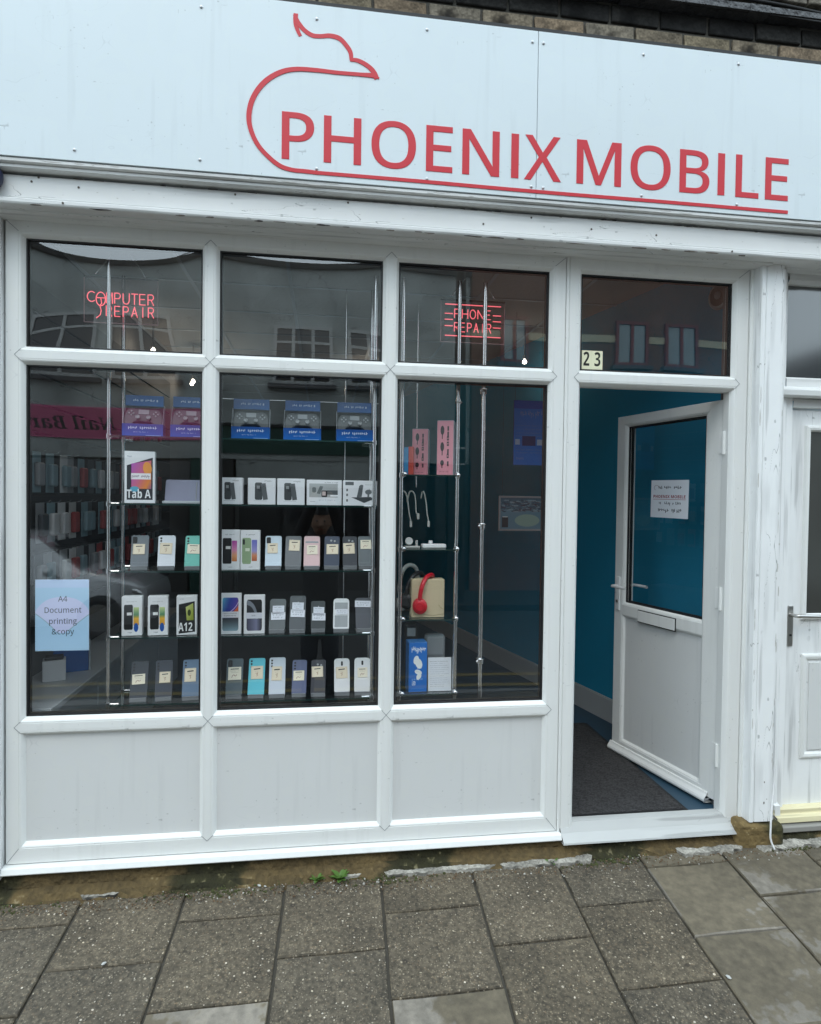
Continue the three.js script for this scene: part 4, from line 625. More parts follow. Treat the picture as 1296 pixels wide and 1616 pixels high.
carton('charger_box', 'white box printed with a dark charging stand at the right end of its shelf', 'gadget box', -0.022, SH[1], ZG, 0.156, 0.114, 0.05, 'charger');
carton('phone_box', 'tall white box with a black phone and pink orange screen', 'phone box', -0.598, SH[2], ZG, 0.086, 0.178, 0.03, 'phoneBlack', -0.02);
carton('phone_box', 'tall white box with a green phone and violet orange screen', 'phone box', -0.51, SH[2], ZG, 0.086, 0.177, 0.03, 'phoneGreen', 0.02);
carton('phone_box', 'white box with black phone and blue badge, leftmost on the fourth shelf', 'phone box', -1.013, SH[3], ZG, 0.084, 0.172, 0.045, 'phoneYellow', 0.12);
carton('phone_box', 'white box with black phone and blue badge, next to the box reading A12', 'phone box', -0.904, SH[3], ZG, 0.084, 0.172, 0.045, 'phoneYellow', 0.12);
carton('phone_box', 'white phone box reading A12 beside the left mullion', 'phone box', -0.782, SH[3], ZG, 0.086, 0.172, 0.045, 'phoneA12', 0.12);
carton('phone_box', 'white box printed with a blue and orange phone screen', 'phone box', -0.594, SH[3], ZG, 0.094, 0.182, 0.024, 'phoneBlueOrange', 0.02);
carton('phone_box', 'white box printed with a dark phone screen with grey arcs', 'phone box', -0.49, SH[3], ZG, 0.092, 0.174, 0.024, 'phoneArc', 0.02);
carton('cable_box', 'tall pink cable box at the front of the narrow stand', 'cable box', 0.372, S2Y(0), -0.15, 0.078, 0.254, 0.08, 'pinkCable', -0.32, undefined, M.cardGrey);
carton('cable_box', 'smaller pink cable box standing behind the tall pink one', 'cable box', 0.268, S2Y(0), -0.24, 0.078, 0.222, 0.08, 'pinkCable', -0.25, undefined, M.cardGrey);
{ const t = thing('accessory_box', 'small blue and red box beside the pink cable boxes', 'box', [0.2, S2Y(0), -0.2], -0.2); part('carton', [rbox(-0.03, 0.006, 0, 0.13, -0.05, 0, 0.002)], mat({ color: C(0.04, 0.25, 0.5), roughness: 0.5 }), t); part('red_side', [rbox(0.0065, 0.03, 0, 0.133, -0.05, 0.0, 0.002)], mat({ color: C(0.5, 0.06, 0.04), roughness: 0.5 }), t); }
carton('lamp_box', 'tall bright blue box printed with a white LED lamp', 'lamp box', 0.256, S2Y(3), -0.145, 0.088, 0.232, 0.075, 'lampBox', 0.06, undefined, mat({ color: C(0.03, 0.16, 0.42), roughness: 0.5 }));
{ const t = thing('leaflet_card', 'white printed leaflet standing right of the blue lamp box', 'leaflet', [0.362, S2Y(3), -0.15]); part('sheet', [rbox(-0.056, 0.056, 0.0, 0.156, -0.003, 0, 0.001)], M.card, t); part('printed_face', printGeo('leaflet', 0.11, 0.154).translate(0, 0.001, 0.0006), M.print, t); t.rotation.x = -0.08; }
function S2Y(i) { return [1.655, 1.312, 0.988, 0.642][i]; }

// controller boxes: blue card tray and header, open front, a gamepad inside
M.blueCard = mat({ color: C(0.02, 0.11, 0.36), roughness: 0.5 }); M.padBlack = mat({ color: C(0.05, 0.06, 0.062), roughness: 0.35 }); M.padGrey = mat({ color: C(0.3, 0.32, 0.33), roughness: 0.3 });
function controllerBox(label, label2, x, turn) {
  const t = thing('controller_box', label, 'controller box', [x, SH[0], -0.14], turn, 'blue game controller boxes on the top shelf');
  part('tray', [rbox(-0.084, 0.084, 0, 0.054, -0.075, 0, 0.002)], M.blueCard, t);
  part('front_print', printGeo('controllerFront', 0.166, 0.052).translate(0, 0.001, 0.0006), M.gloss, t);
  part('back_card', [rbox(-0.078, 0.078, 0.05, 0.183, -0.078, -0.074, 0.001)], M.padBlack, t);
  part('header', [rbox(-0.079, 0.079, 0.137, 0.184, -0.073, -0.05, 0.002)], M.blueCard, t);
  part('header_print', printGeo('controllerTop', 0.155, 0.045).translate(0, 0.138, -0.0494), M.gloss, t);
  for (const s of [-1, 1]) { const g = flat([[-0.075, 0.05], [-0.002, 0.05], [-0.045, 0.14], [-0.075, 0.14]], -0.0008, 0.0008).rotateY(-Math.PI / 2); g.translate(s * 0.0815, 0, 0); part('side_flap', mirrorZ(g), M.cardGrey, t); }
  const c = thing('game_controller', label2, 'game controller', [0, 0, 0], 0, 'game controllers in blue boxes');
  c.position.set(x - 0.03 * Math.sin(turn) * 1, SH[0] + 0.078, -0.14 - 0.036); c.rotation.set(-0.25, turn, 0);
  const s = new THREE.Shape(); s.moveTo(-0.035, 0.036); s.quadraticCurveTo(-0.062, 0.042, -0.07, 0.02); s.quadraticCurveTo(-0.08, -0.02, -0.07, -0.042); s.quadraticCurveTo(-0.058, -0.05, -0.048, -0.03); s.quadraticCurveTo(-0.04, -0.014, -0.02, -0.014); s.lineTo(0.02, -0.014); s.quadraticCurveTo(0.04, -0.014, 0.048, -0.03); s.quadraticCurveTo(0.058, -0.05, 0.07, -0.042); s.quadraticCurveTo(0.08, -0.02, 0.07, 0.02); s.quadraticCurveTo(0.062, 0.042, 0.035, 0.036); s.lineTo(-0.035, 0.036);
  part('shell', new THREE.ExtrudeGeometry(s, { depth: 0.012, bevelEnabled: true, bevelSize: 0.006, bevelThickness: 0.008, bevelSegments: 4, curveSegments: 10 }), M.padBlack, c);
  for (const k of [-1, 1]) part('thumb_stick', [new THREE.CylinderGeometry(0.0085, 0.007, 0.012, 16).rotateX(Math.PI / 2).translate(k * 0.022, -0.002, 0.026), new THREE.TorusGeometry(0.0075, 0.002, 8, 16).translate(k * 0.022, -0.002, 0.032)], M.padGrey, c);
  part('touch_pad', [rbox(-0.022, 0.022, 0.014, 0.036, 0.019, 0.0225, 0.002)], M.padGrey, c);
  part('button', [[-0.05, 0.026], [-0.05, 0.008], [-0.059, 0.017], [-0.041, 0.017], [0.05, 0.026], [0.05, 0.008], [0.059, 0.017], [0.041, 0.017]].map(([a, b]) => cyl(0, 0, 0, 0.0038, 0.005, 10).rotateX(Math.PI / 2).translate(a, b, 0.022)), M.padGrey, c);
  return t;
}
function mirrorZ(g) { return g; }
const cb = [[-0.97, 0.1, 'leftmost on the top shelf by the chrome pole', 'gamepad in the leftmost blue box by the chrome pole'], [-0.77, 0.08, 'half hidden behind the left mullion', 'gamepad in the blue box half hidden by the left mullion'], [-0.512, 0.03, 'leftmost of three in the middle pane', 'gamepad in the left box of the middle pane'], [-0.285, 0.0, 'central one of three in the middle pane', 'gamepad in the central box of the middle pane'], [-0.049, 0.0, 'rightmost of three in the middle pane', 'gamepad in the right box of the middle pane']];
for (const [x, r, l, l2] of cb) controllerBox('blue game controller box, ' + l, l2, x, r);

// ---------------------------------------------------------------- phones on stands with price cards
M.stand = mat({ color: C(0.2, 0.21, 0.22), roughness: 0.3 });
const phoneMats = {}, tagDark = { n: 0 };
function phone(label, x, y, col, o = {}) {
  const { w = 0.073, h = 0.152, tilt = 0.4, turn = 0, tagKind = 'tagCream', tagY = 0.42, tagW = 0.05, tagH = 0.048, cam = 'block', window: win, r = 0.009, rough = 0.22, logo } = o;
  const t = thing('display_phone', label, 'phone', [x + rr(-0.003, 0.003), y, -0.15 + rr(-0.006, 0.004)], turn + rr(-0.06, 0.06)), px = rr(-0.004, 0.004), pr = rr(-0.05, 0.05); tagDark.n++;
  part('stand', [rbox(-w * 0.47, w * 0.47, 0, 0.004, -0.07, 0.008, 0.001), rbox(-w * 0.47, w * 0.47, 0, 0.018, 0.002, 0.008, 0.0015), flat([[-0.01, 0], [-0.05, 0], [-0.05, 0.05]], -0.012, 0.012).rotateY(-Math.PI / 2).translate(0, 0.003, 0)], M.stand, t);
  const P = new THREE.Group(); const key = col.join() + rough; const m = phoneMats[key] ||= new THREE.MeshPhysicalMaterial({ color: C(...col), roughness: rough + 0.1, specularIntensity: 0.5 });
  const set = (g) => g.rotateX(-tilt).translate(0, 0.006, -0.004);
  part('body', set(rrect(w, h, r, 0.0085, 0.0016)), m, t);
  if (cam === 'block') part('camera', [set(rrect(0.019, 0.03, 0.006, 0.002).translate(-w / 2 + 0.015, h - 0.038, 0.0086)), ...[0, 1].map((k) => set(cyl(0, 0, 0, 0.0055, 0.002, 14).rotateX(Math.PI / 2).translate(-w / 2 + 0.015, h - 0.016 - k * 0.014, 0.0112)))], M.gasket, t);
  if (cam === 'dots') part('camera', [0, 1, 2].map((k) => set(cyl(0, 0, 0, 0.0042, 0.0018, 14).rotateX(Math.PI / 2).translate(-w / 2 + 0.012, h - 0.014 - k * 0.013, 0.0092))), M.gasket, t);
  if (cam === 'corner') part('camera', [0, 1].map((k) => set(cyl(0, 0, 0, 0.0046, 0.002, 14).rotateX(Math.PI / 2).translate(-0.004 + k * 0.016, h - 0.022 - k * 0.003, 0.0094))), M.padGrey, t);
  if (cam === 'centre') part('camera', [set(rrect(0.009, 0.02, 0.004, 0.002).translate(0, h - 0.034, 0.0086))], M.gasket, t);
  if (logo) part('emblem', [set(cyl(0, 0, 0, 0.0058, 0.0006, 16).rotateX(Math.PI / 2).scale(0.92, 1.05, 1).translate(0, h * logo, 0.0088)), set(new THREE.SphereGeometry(0.0022, 8, 6).scale(0.6, 1.1, 0.15).translate(0.0012, h * logo + 0.0082, 0.0088))], M.white, t);
  if (win) for (const [a, b] of win) part('screen', set(rrect(w - 0.014, b - a, 0.003, 0.0008).translate(0, a, 0.0086)), M.padGrey, t);
  const cards = tagKind === 'double' ? [['tagWhite', tagY + 0.13, 0.9, 0.038], ['tagBand', tagY - 0.05, 1.1, 0.034]] : [[tagKind === 'tagCream' && tagDark.n % 3 === 0 ? 'tagCreamB' : tagKind, tagY + (tagDark.n % 5 - 2) * 0.012, 1 + (tagDark.n % 4 - 1.5) * 0.05, tagH * (1 + (tagDark.n % 3 - 1) * 0.08)]];
  for (const [k, yy, s, hh] of cards) { const c = part('price_card', set(rbox(-tagW * s / 2, tagW * s / 2, 0, hh, 0, 0.0008, 0.0004).rotateZ(pr).translate(px, h * yy, 0.0098)), M.card, t); part('card_print', set(printGeo(k, tagW * s, hh).rotateZ(pr).translate(px, h * yy, 0.0111)), M.print, c); }
  return t;
}
seed = 9;
const third = 'on the third shelf', fifth = 'on the bottom shelf';
phone('slate grey phone with black camera block, leftmost ' + third, -0.985, SH[2], [0.17, 0.19, 0.21], { turn: 0.1 });
phone('white phone with three camera dots in the left pane', -0.872, SH[2], [0.7, 0.73, 0.77], { turn: 0.1, cam: 'dots' });
phone('mint green phone against the left mullion', -0.76, SH[2], [0.16, 0.5, 0.42], { turn: 0.1, cam: 'dots' });
phone('pale blue white phone, first after the green phone box', -0.411, SH[2], [0.62, 0.72, 0.8], { turn: 0.05 });
phone('clear cased grey phone left of the pink phone', -0.323, SH[2], [0.16, 0.17, 0.18], { cam: 'corner', tagKind: 'tagCream', tagY: 0.55 });
phone('pale pink phone with a dark slot at its top', -0.236, SH[2], [0.72, 0.5, 0.5], { cam: 'none', tagY: 0.42, tagW: 0.047, window: [[0.118, 0.126]] });
phone('dark navy phone right of the pink phone', -0.149, SH[2], [0.05, 0.065, 0.1], { cam: 'corner', w: 0.07 });
phone('near black phone with a wide card, second from right ' + third, -0.066, SH[2], [0.045, 0.05, 0.06], { cam: 'corner', w: 0.067, tagW: 0.056 });
phone('clear grey phone at the right end of the third shelf', 0.006, SH[2], [0.15, 0.17, 0.18], { cam: 'corner', w: 0.066, tagY: 0.56 });
phone('grey phone in a thick clear case, first after the arc printed box', -0.389, SH[3], [0.13, 0.145, 0.15], { tagKind: 'double', cam: 'none', logo: 0.72, tagY: 0.4, tagW: 0.058, r: 0.012, h: 0.15 });
phone('taller dark phone with two white price strips', -0.302, SH[3], [0.1, 0.11, 0.118], { tagKind: 'double', cam: 'none', logo: 0.76, tagY: 0.44, tagW: 0.058, h: 0.165 });
phone('short dark phone with two white strips, right of a taller one', -0.205, SH[3], [0.06, 0.068, 0.07], { tagKind: 'double', cam: 'none', logo: 0.75, tagY: 0.38, tagW: 0.055, h: 0.138, w: 0.066 });
phone('white framed phone with grey screen on the fourth shelf', -0.105, SH[3], [0.78, 0.79, 0.8], { tagKind: 'tagBand', cam: 'none', tagY: 0.48, tagW: 0.056, tagH: 0.025, h: 0.15, r: 0.016, window: [[0.016, 0.07], [0.098, 0.13]], rough: 0.35 });
phone('plain grey phone with one white strip at the right of the fourth shelf', 0.005, SH[3], [0.1, 0.105, 0.12], { tagKind: 'tagBand', cam: 'none', tagY: 0.68, tagW: 0.072, tagH: 0.028, h: 0.152, w: 0.074, r: 0.013 });
phone('dark slate phone, leftmost ' + fifth, -0.99, SH[4], [0.055, 0.062, 0.075], { turn: 0.1, cam: 'dots', h: 0.168 });
phone('dark slate phone, second from left ' + fifth, -0.879, SH[4], [0.055, 0.062, 0.08], { turn: 0.1, cam: 'dots', h: 0.17 });
phone('steel blue phone against the left mullion ' + fifth, -0.768, SH[4], [0.13, 0.2, 0.3], { turn: 0.1, cam: 'dots', h: 0.17, tagH: 0.055 });
phone('grey green phone, first in the middle pane ' + fifth, -0.577, SH[4], [0.09, 0.12, 0.135], { turn: 0.05, h: 0.17, cam: 'block', tagW: 0.056, tagH: 0.062 });
phone('bright cyan phone ' + fifth, -0.482, SH[4], [0.12, 0.55, 0.66], { turn: 0.05, h: 0.17, cam: 'dots', tagH: 0.058 });
phone('silvery white phone right of the cyan phone', -0.389, SH[4], [0.6, 0.65, 0.72], { h: 0.172, cam: 'dots', tagH: 0.058, turn: 0.03 });
phone('dull blue violet phone in the middle of the bottom shelf', -0.292, SH[4], [0.12, 0.14, 0.24], { h: 0.158, cam: 'dots', w: 0.066 });
phone('black phone with clear top, left of two white phones', -0.201, SH[4], [0.05, 0.05, 0.06], { h: 0.158, cam: 'corner', w: 0.067, tagY: 0.5 });
phone('white rounded phone, left one of the last pair ' + fifth, -0.096, SH[4], [0.76, 0.76, 0.76], { h: 0.16, cam: 'centre', w: 0.072, r: 0.015, rough: 0.3 });
phone('white rounded phone at the right end of the bottom shelf', 0.0, SH[4], [0.76, 0.76, 0.76], { h: 0.162, cam: 'centre', w: 0.074, r: 0.015, rough: 0.3 });

// ---------------------------------------------------------------- headphones on a pale box, cables, odds and ends of the narrow stand
{
  M.kraft = mat({ color: C(0.62, 0.52, 0.34), roughness: 0.75, map: tPlastic });
  const y = S2Y(2), b = thing('wooden_block', 'pale wooden display block carrying the red headphones', 'block', [0.302, y, -0.16]);
  part('block', [rbox(-0.078, 0.078, 0, 0.178, -0.07, 0, 0.003)], M.kraft, b);
  part('grain_line', [tube([[-0.02, 0.016, 0.0005], [0.02, 0.01, 0.0005], [0.076, 0.016, 0.0005]], 0.0011, 20, 6), tube([[0.05, 0.06, 0.0003], [0.062, 0.045, 0.0003], [0.07, 0.04, 0.0003]], 0.001, 12, 6)], mat({ color: C(0.3, 0.22, 0.12), roughness: 0.8 }), b);
  const cup = (x, yy, z, r, ry) => [new THREE.SphereGeometry(r, 24, 16).scale(1, 1.1, 0.42).rotateY(ry).translate(x, yy, z), new THREE.TorusGeometry(r * 0.8, r * 0.22, 10, 24).scale(1, 1.1, 1).rotateY(ry).translate(x, yy, z - 0.012)];
  const hp = (name, label, m, pts, cups, r = 0.0085) => { const t = thing(name, label, 'headphones'); part('headband', tube(pts, r, 48, 10), m, t); for (const c of cups) { const q = part('ear_cup', cup(...c), m, t); part('cup_cap', [new THREE.CylinderGeometry(c[3] * 0.55, c[3] * 0.6, 0.008, 24).rotateX(Math.PI / 2).rotateY(c[4]).translate(c[0] + Math.sin(c[4]) * c[3] * 0.4, c[1], c[2] + Math.cos(c[4]) * c[3] * 0.4)], m, q); } return t; };
  M.hpRed = mat({ color: C(0.55, 0.012, 0.025), roughness: 0.3 }); M.hpBlack = mat({ color: C(0.014, 0.014, 0.015), roughness: 0.4 }); M.hpWhite = mat({ color: C(0.5, 0.5, 0.47), roughness: 0.45 });
  hp('headphones', 'red headphones hung over the pale wooden block', M.hpRed, [[0.262, y + 0.075, -0.145], [0.262, y + 0.11, -0.138], [0.272, y + 0.155, -0.14], [0.295, y + 0.188, -0.165], [0.325, y + 0.195, -0.2], [0.335, y + 0.18, -0.235], [0.33, y + 0.12, -0.255], [0.325, y + 0.07, -0.26]], [[0.262, y + 0.055, -0.142, 0.034, -0.25], [0.325, y + 0.05, -0.262, 0.034, 2.9]], 0.0105);
  hp('headphones', 'black headphones behind the pale wooden block', M.hpBlack, [[0.205, y + 0.09, -0.2], [0.212, y + 0.14, -0.2], [0.235, y + 0.185, -0.21], [0.265, y + 0.2, -0.235], [0.29, y + 0.19, -0.26], [0.3, y + 0.12, -0.28]], [[0.205, y + 0.07, -0.2, 0.034, -0.5], [0.3, y + 0.1, -0.29, 0.034, 2.8]], 0.011);
  hp('headphones', 'off white headphones leaning at the back of the narrow stand', M.hpWhite, [[0.185, y + 0.06, -0.27], [0.18, y + 0.14, -0.265], [0.195, y + 0.21, -0.26], [0.225, y + 0.235, -0.265], [0.26, y + 0.22, -0.28], [0.275, y + 0.15, -0.3]], [[0.188, y + 0.045, -0.27, 0.03, -0.6], [0.275, y + 0.12, -0.31, 0.03, 2.7]], 0.01);
  const y2 = S2Y(1), hooks = [[0.2, 'white charging cable hanging left of two longer ones'], [0.24, 'white charging cable hanging in the middle of three'], [0.29, 'white charging cable with a hooked top, rightmost of three']];
  for (const [x, l] of hooks) { const t = thing('charging_cable', l, 'cable', [x, y2 + 0.1, -0.26], 0, 'white cables hanging above the second shelf'); const e = 0.03 * rnd(), f = 0.035 * rnd() - 0.005, k = 0.07 * rnd(); part('cable', tube([[-0.03 + e, 0.15 - k * 0.5, -0.01], [-0.014 + e * 0.5, 0.168, 0], [0.002, 0.16, 0.004], [0.01 + f * 0.3, 0.12, 0.004], [0.014 + f * 0.7, 0.06, 0.006], [0.02 + f, k - 0.01, 0.004]], 0.0034, 24, 8), M.hpWhite, t); part('plug', [rbox(-0.006, 0.006, -0.026, 0.002, -0.004, 0.004, 0.002).translate(0.02 + f, k - 0.01, 0.004)], M.hpWhite, t); }
  { const t = thing('charger_plug', 'white charger lying at the right of the second shelf of the narrow stand', 'charger', [0.33, y2, -0.2]); part('body', [rbox(-0.055, 0.06, 0, 0.018, -0.03, 0.02, 0.005)], M.white, t); part('pin', [rbox(-0.022, -0.004, 0.018, 0.034, -0.01, 0.008, 0.003)], M.white, t); }
  { const t = thing('watch_charger', 'small pale watch charger on the left of the second shelf', 'charger', [0.225, y2, -0.2]); part('base', [rbox(-0.03, 0.04, 0, 0.008, -0.03, 0.02, 0.003)], M.hpWhite, t); part('disc', [new THREE.CylinderGeometry(0.018, 0.018, 0.012, 20).rotateX(1.2).translate(-0.01, 0.03, -0.006), cyl(0.026, 0.02, -0.005, 0.006, 0.03, 12)], M.hpWhite, t); }
  { const t = thing('handset', 'dark desk telephone handset behind the blue lamp box', 'telephone', [0.238, S2Y(3), -0.265]); part('body', [rbox(-0.03, 0.03, 0, 0.3, -0.02, 0.02, 0.012, 3)], M.hpBlack, t); part('screen', [rbox(-0.02, 0.02, 0.24, 0.28, 0.0195, 0.0215, 0.002)], M.grey, t); }
  { const t = thing('smart_speaker', 'grey rounded speaker behind the white leaflet', 'speaker', [0.355, S2Y(3), -0.27]); part('body', [rbox(-0.05, 0.05, 0.0, 0.245, -0.03, 0.03, 0.018, 4)], M.stand, t); part('face', [rbox(-0.04, 0.04, 0.15, 0.235, 0.0295, 0.032, 0.01, 3)], M.grey, t); }
}

// ---------------------------------------------------------------- notices
{
  const a = thing('paper_notice', 'pale blue A4 sheet offering document printing taped inside the left pane', 'notice', [-1.2565, 0.893, -0.034]); part('sheet', [box(-0.105, 0.105, 0, 0.297, -0.0006, 0)], M.card, a); part('print', printGeo('a4', 0.2095, 0.2965).translate(0, 0.0003, 0.0005), M.print, a);
  const n = thing('house_number', 'pale yellow house number 23 at the corner of the fanlight', 'house number', [1.0285, 2.147, -0.024]); part('plate', [box(-0.05, 0.05, 0, 0.086, -0.004, -0.001)], mat({ color: C(0.75, 0.72, 0.5), roughness: 0.5 }), n); part('digits', printGeo('number23', 0.0995, 0.0855).translate(0, 0.0003, 0), M.print, n);
  // on the street face of the door leaf: (distance from the hinge, height)
  const e = [-0.235, -0.972], q = 0.37, d = thing('door_notice', 'white paper notice with a red line taped to the open door glass', 'notice', [HING[0] + e[0] * q - 0.972 * 0.004 + 0.972 * 0.026, 1.457, HING[1] + e[1] * q - 0.235 * 0.026 + 0.235 * 0.004]); d.rotation.y = Math.atan2(-0.972, 0.235); 
  part('sheet', [box(-0.135, 0.135, 0, 0.204, -0.0006, 0)], M.card, d); part('print', printGeo('doorNotice', 0.269, 0.203).translate(0, 0.0003, 0.0006), M.print, d); d.rotateZ(-0.012);
  const p = thing('wall_poster', 'dark blue information poster hanging inside the right pane', 'poster', [1.06, 1.757, -1.0]); part('board', [rbox(-0.1, 0.1, 0, 0.396, -0.008, 0, 0.001)], mat({ color: C(0.02, 0.07, 0.2), roughness: 0.6 }), p); part('print', printGeo('poster', 0.198, 0.394).translate(0, 0.001, 0.0006), M.print, p); part('wire', [rod([-0.09, 0.39, -0.004], [-0.09, 0.93, -0.004], 0.0008, 6), rod([0.09, 0.39, -0.004], [0.09, 0.93, -0.004], 0.0008, 6)], M.gasket, p);
  const f = thing('framed_picture', 'grey framed landscape picture hanging inside the right pane', 'picture', [1.018, 1.353, -1.01]); part('print', printGeo('framedPrint', 0.262, 0.19).translate(0, 0.0125, 0.003), M.print, f); part('frame', [rbox(-0.143, 0.143, 0, 0.0125, -0.006, 0.01, 0.003), rbox(-0.143, 0.143, 0.2025, 0.215, -0.006, 0.01, 0.003), rbox(-0.143, -0.131, 0.0125, 0.2025, -0.006, 0.01, 0.003), rbox(0.131, 0.143, 0.0125, 0.2025, -0.006, 0.01, 0.003)], M.grey, f); part('backing', [box(-0.138, 0.138, 0.005, 0.21, -0.006, 0.0)], M.cardGrey, f); part('wire', [rod([-0.12, 0.21, -0.002], [-0.12, 1.34, -0.002], 0.0008, 6), rod([0.12, 0.21, -0.002], [0.12, 1.34, -0.002], 0.0008, 6)], M.gasket, f);
}
// ---------------------------------------------------------------- two lit signs of red neon tube on clear sheets
{
  M.neon = mat({ color: C(0.6, 0.08, 0.1), emissive: C(1.0, 0.16, 0.2), emissiveIntensity: 0.8, roughness: 0.4 });
  M.acryl = new THREE.MeshPhysicalMaterial({ color: C(0.84, 0.7, 0.7), roughness: 0, transmission: 1, thickness: 0, ior: 1.35, side: THREE.DoubleSide });
  M.acryl.roughness = 0.28;
  M.acrylEdge = mat({ color: C(0.5, 0.33, 0.33), roughness: 0.3 });
  // single-stroke capitals on a 0..1 by 0..1 field
  const arc = (cx, cy, rx, ry, a0, a1, n = 9) => Array.from({ length: n + 1 }, (_, i) => { const a = (a0 + (a1 - a0) * i / n) * Math.PI / 180; return [cx + rx * Math.cos(a), cy + ry * Math.sin(a)]; });
  const LET = {
    C: [arc(0.5, 0.5, 0.5, 0.5, 50, 310, 14)], O: [arc(0.5, 0.5, 0.5, 0.5, 0, 360, 20)], M: [[[0, 0], [0.06, 1], [0.5, 0.25], [0.94, 1], [1, 0]]], P: [[[0, 0], [0, 1], [0.55, 1], ...arc(0.55, 0.74, 0.35, 0.26, 90, -90, 8), [0, 0.48]]], U: [[[0, 1], [0, 0.4], ...arc(0.5, 0.38, 0.5, 0.38, 180, 360, 10), [1, 1]]], T: [[[0, 1], [1, 1]], [[0.5, 1], [0.5, 0]]],
    E: [[[0.9, 1], [0, 1], [0, 0], [0.9, 0]], [[0, 0.52], [0.75, 0.52]]], R: [[[0, 0], [0, 1], [0.55, 1], ...arc(0.55, 0.75, 0.35, 0.25, 90, -90, 8), [0, 0.5]], [[0.5, 0.5], [0.92, 0]]], A: [[[0, 0], [0.5, 1], [1, 0]], [[0.2, 0.36], [0.8, 0.36]]], I: [[[0.5, 0], [0.5, 1]]], H: [[[0, 0], [0, 1]], [[1, 0], [1, 1]], [[0, 0.5], [1, 0.5]]], N: [[[0, 0], [0, 1], [1, 0], [1, 1]]],
  };
  const poly = (pts, r) => { const gs = []; for (let i = 0; i + 1 < pts.length; i++) { gs.push(rod(pts[i], pts[i + 1], r, 6)); gs.push(new THREE.SphereGeometry(r, 6, 4).translate(...pts[i + 1])); } return gs; };
  const word = (txt, x, y, w, h, gap) => { const n = txt.length, lw = (w - gap * (n - 1)) / n, gs = []; [...txt].forEach((ch, i) => { for (const s of LET[ch]) gs.push(...poly(s.map(([a, b]) => [x + i * (lw + gap) + a * lw * (ch === 'I' ? 1 : 1), y + b * h, 0.004]), 0.0022)); }); return gs; };
  const make = (label, cx, y0, z, parts2, l0, l1) => {
    const t = thing('neon_sign', label, 'neon sign', [cx, y0, z]); const w = 0.31, h = 0.2;
    part('clear_sheet', new THREE.PlaneGeometry(w, h).translate(0, h / 2, 0), M.acryl, t);
    part('sheet_edge', [rbox(-w / 2 - 0.001, w / 2 + 0.001, -0.002, 0.0015, -0.003, 0.003, 0.001), rbox(-w / 2 - 0.002, -w / 2 + 0.001, 0.002, h - 0.004, -0.003, 0.003, 0.001), rbox(w / 2 - 0.001, w / 2 + 0.002, 0.002, h - 0.004, -0.003, 0.003, 0.001)], M.acrylEdge, t);
    part('top_rail', [rbox(-w / 2 - 0.002, w / 2 + 0.002, h - 0.003, h + 0.003, -0.004, 0.004, 0.001)], M.dark, t);
    for (const g of parts2) part('neon_tube', g, M.neon, t);
    for (const [a, b] of [l0, l1]) { const s = part('string', [rod([a[0], a[1], 0], [b[0], b[1], 0], 0.0022, 8)], M.hpWhite, t); part('hook', [new THREE.CylinderGeometry(0.004, 0.0035, 0.016, 8).rotateZ(0.6 * Math.sign(a[0])).translate(a[0], a[1] + 0.002, 0)], M.chrome, s); }
  };
  // computer repair, with a mouse and its cord in place of the O
  const W1 = [...word('C', -0.141, 0.09, 0.036, 0.044, 0.006), ...word('MPUTER', -0.062, 0.086, 0.202, 0.046, 0.009)];
  make('red neon sign reading COMPUTER REPAIR hanging in the upper left pane', -1.085, 2.304, -0.225, [W1, word('REPAIR', -0.062, 0.03, 0.202, 0.044, 0.011), [...poly(arc(-0.085, 0.103, 0.0195, 0.03, 0, 360, 16).map(([a, b]) => [a, b, 0.004]), 0.0022), ...poly([[-0.1, 0.108, 0.004], [-0.07, 0.108, 0.004]], 0.0022), ...poly([[-0.085, 0.108, 0.004], [-0.081, 0.083, 0.004], [-0.089, 0.075, 0.004], [-0.083, 0.053, 0.004], [-0.087, 0.033, 0.004], [-0.103, 0.019, 0.004]], 0.002)]], [[-0.105, 0.215], [-0.042, 0.3]], [[0.1, 0.212], [0.04, 0.305]]);
  const bars = []; for (const [y, a, b] of [[0.178, -0.135, 0.135], [0.03, -0.135, 0.135]]) bars.push(...poly([[a, y, 0.004], [b, y, 0.004]], 0.0024)); for (const y of [0.134, 0.106, 0.076]) for (const s of [-1, 1]) bars.push(...poly([[s * 0.098, y, 0.004], [s * 0.136, y, 0.004]], 0.0022));
  make('red neon sign reading PHONE REPAIR between red bars in the upper right pane', 0.512, 2.292, -0.225, [word('PHONE', -0.09, 0.114, 0.178, 0.042, 0.011), word('REPAIR', -0.09, 0.05, 0.18, 0.042, 0.011), bars], [[-0.1, 0.22], [-0.04, 0.303]], [[0.1, 0.22], [0.046, 0.306]]);
}

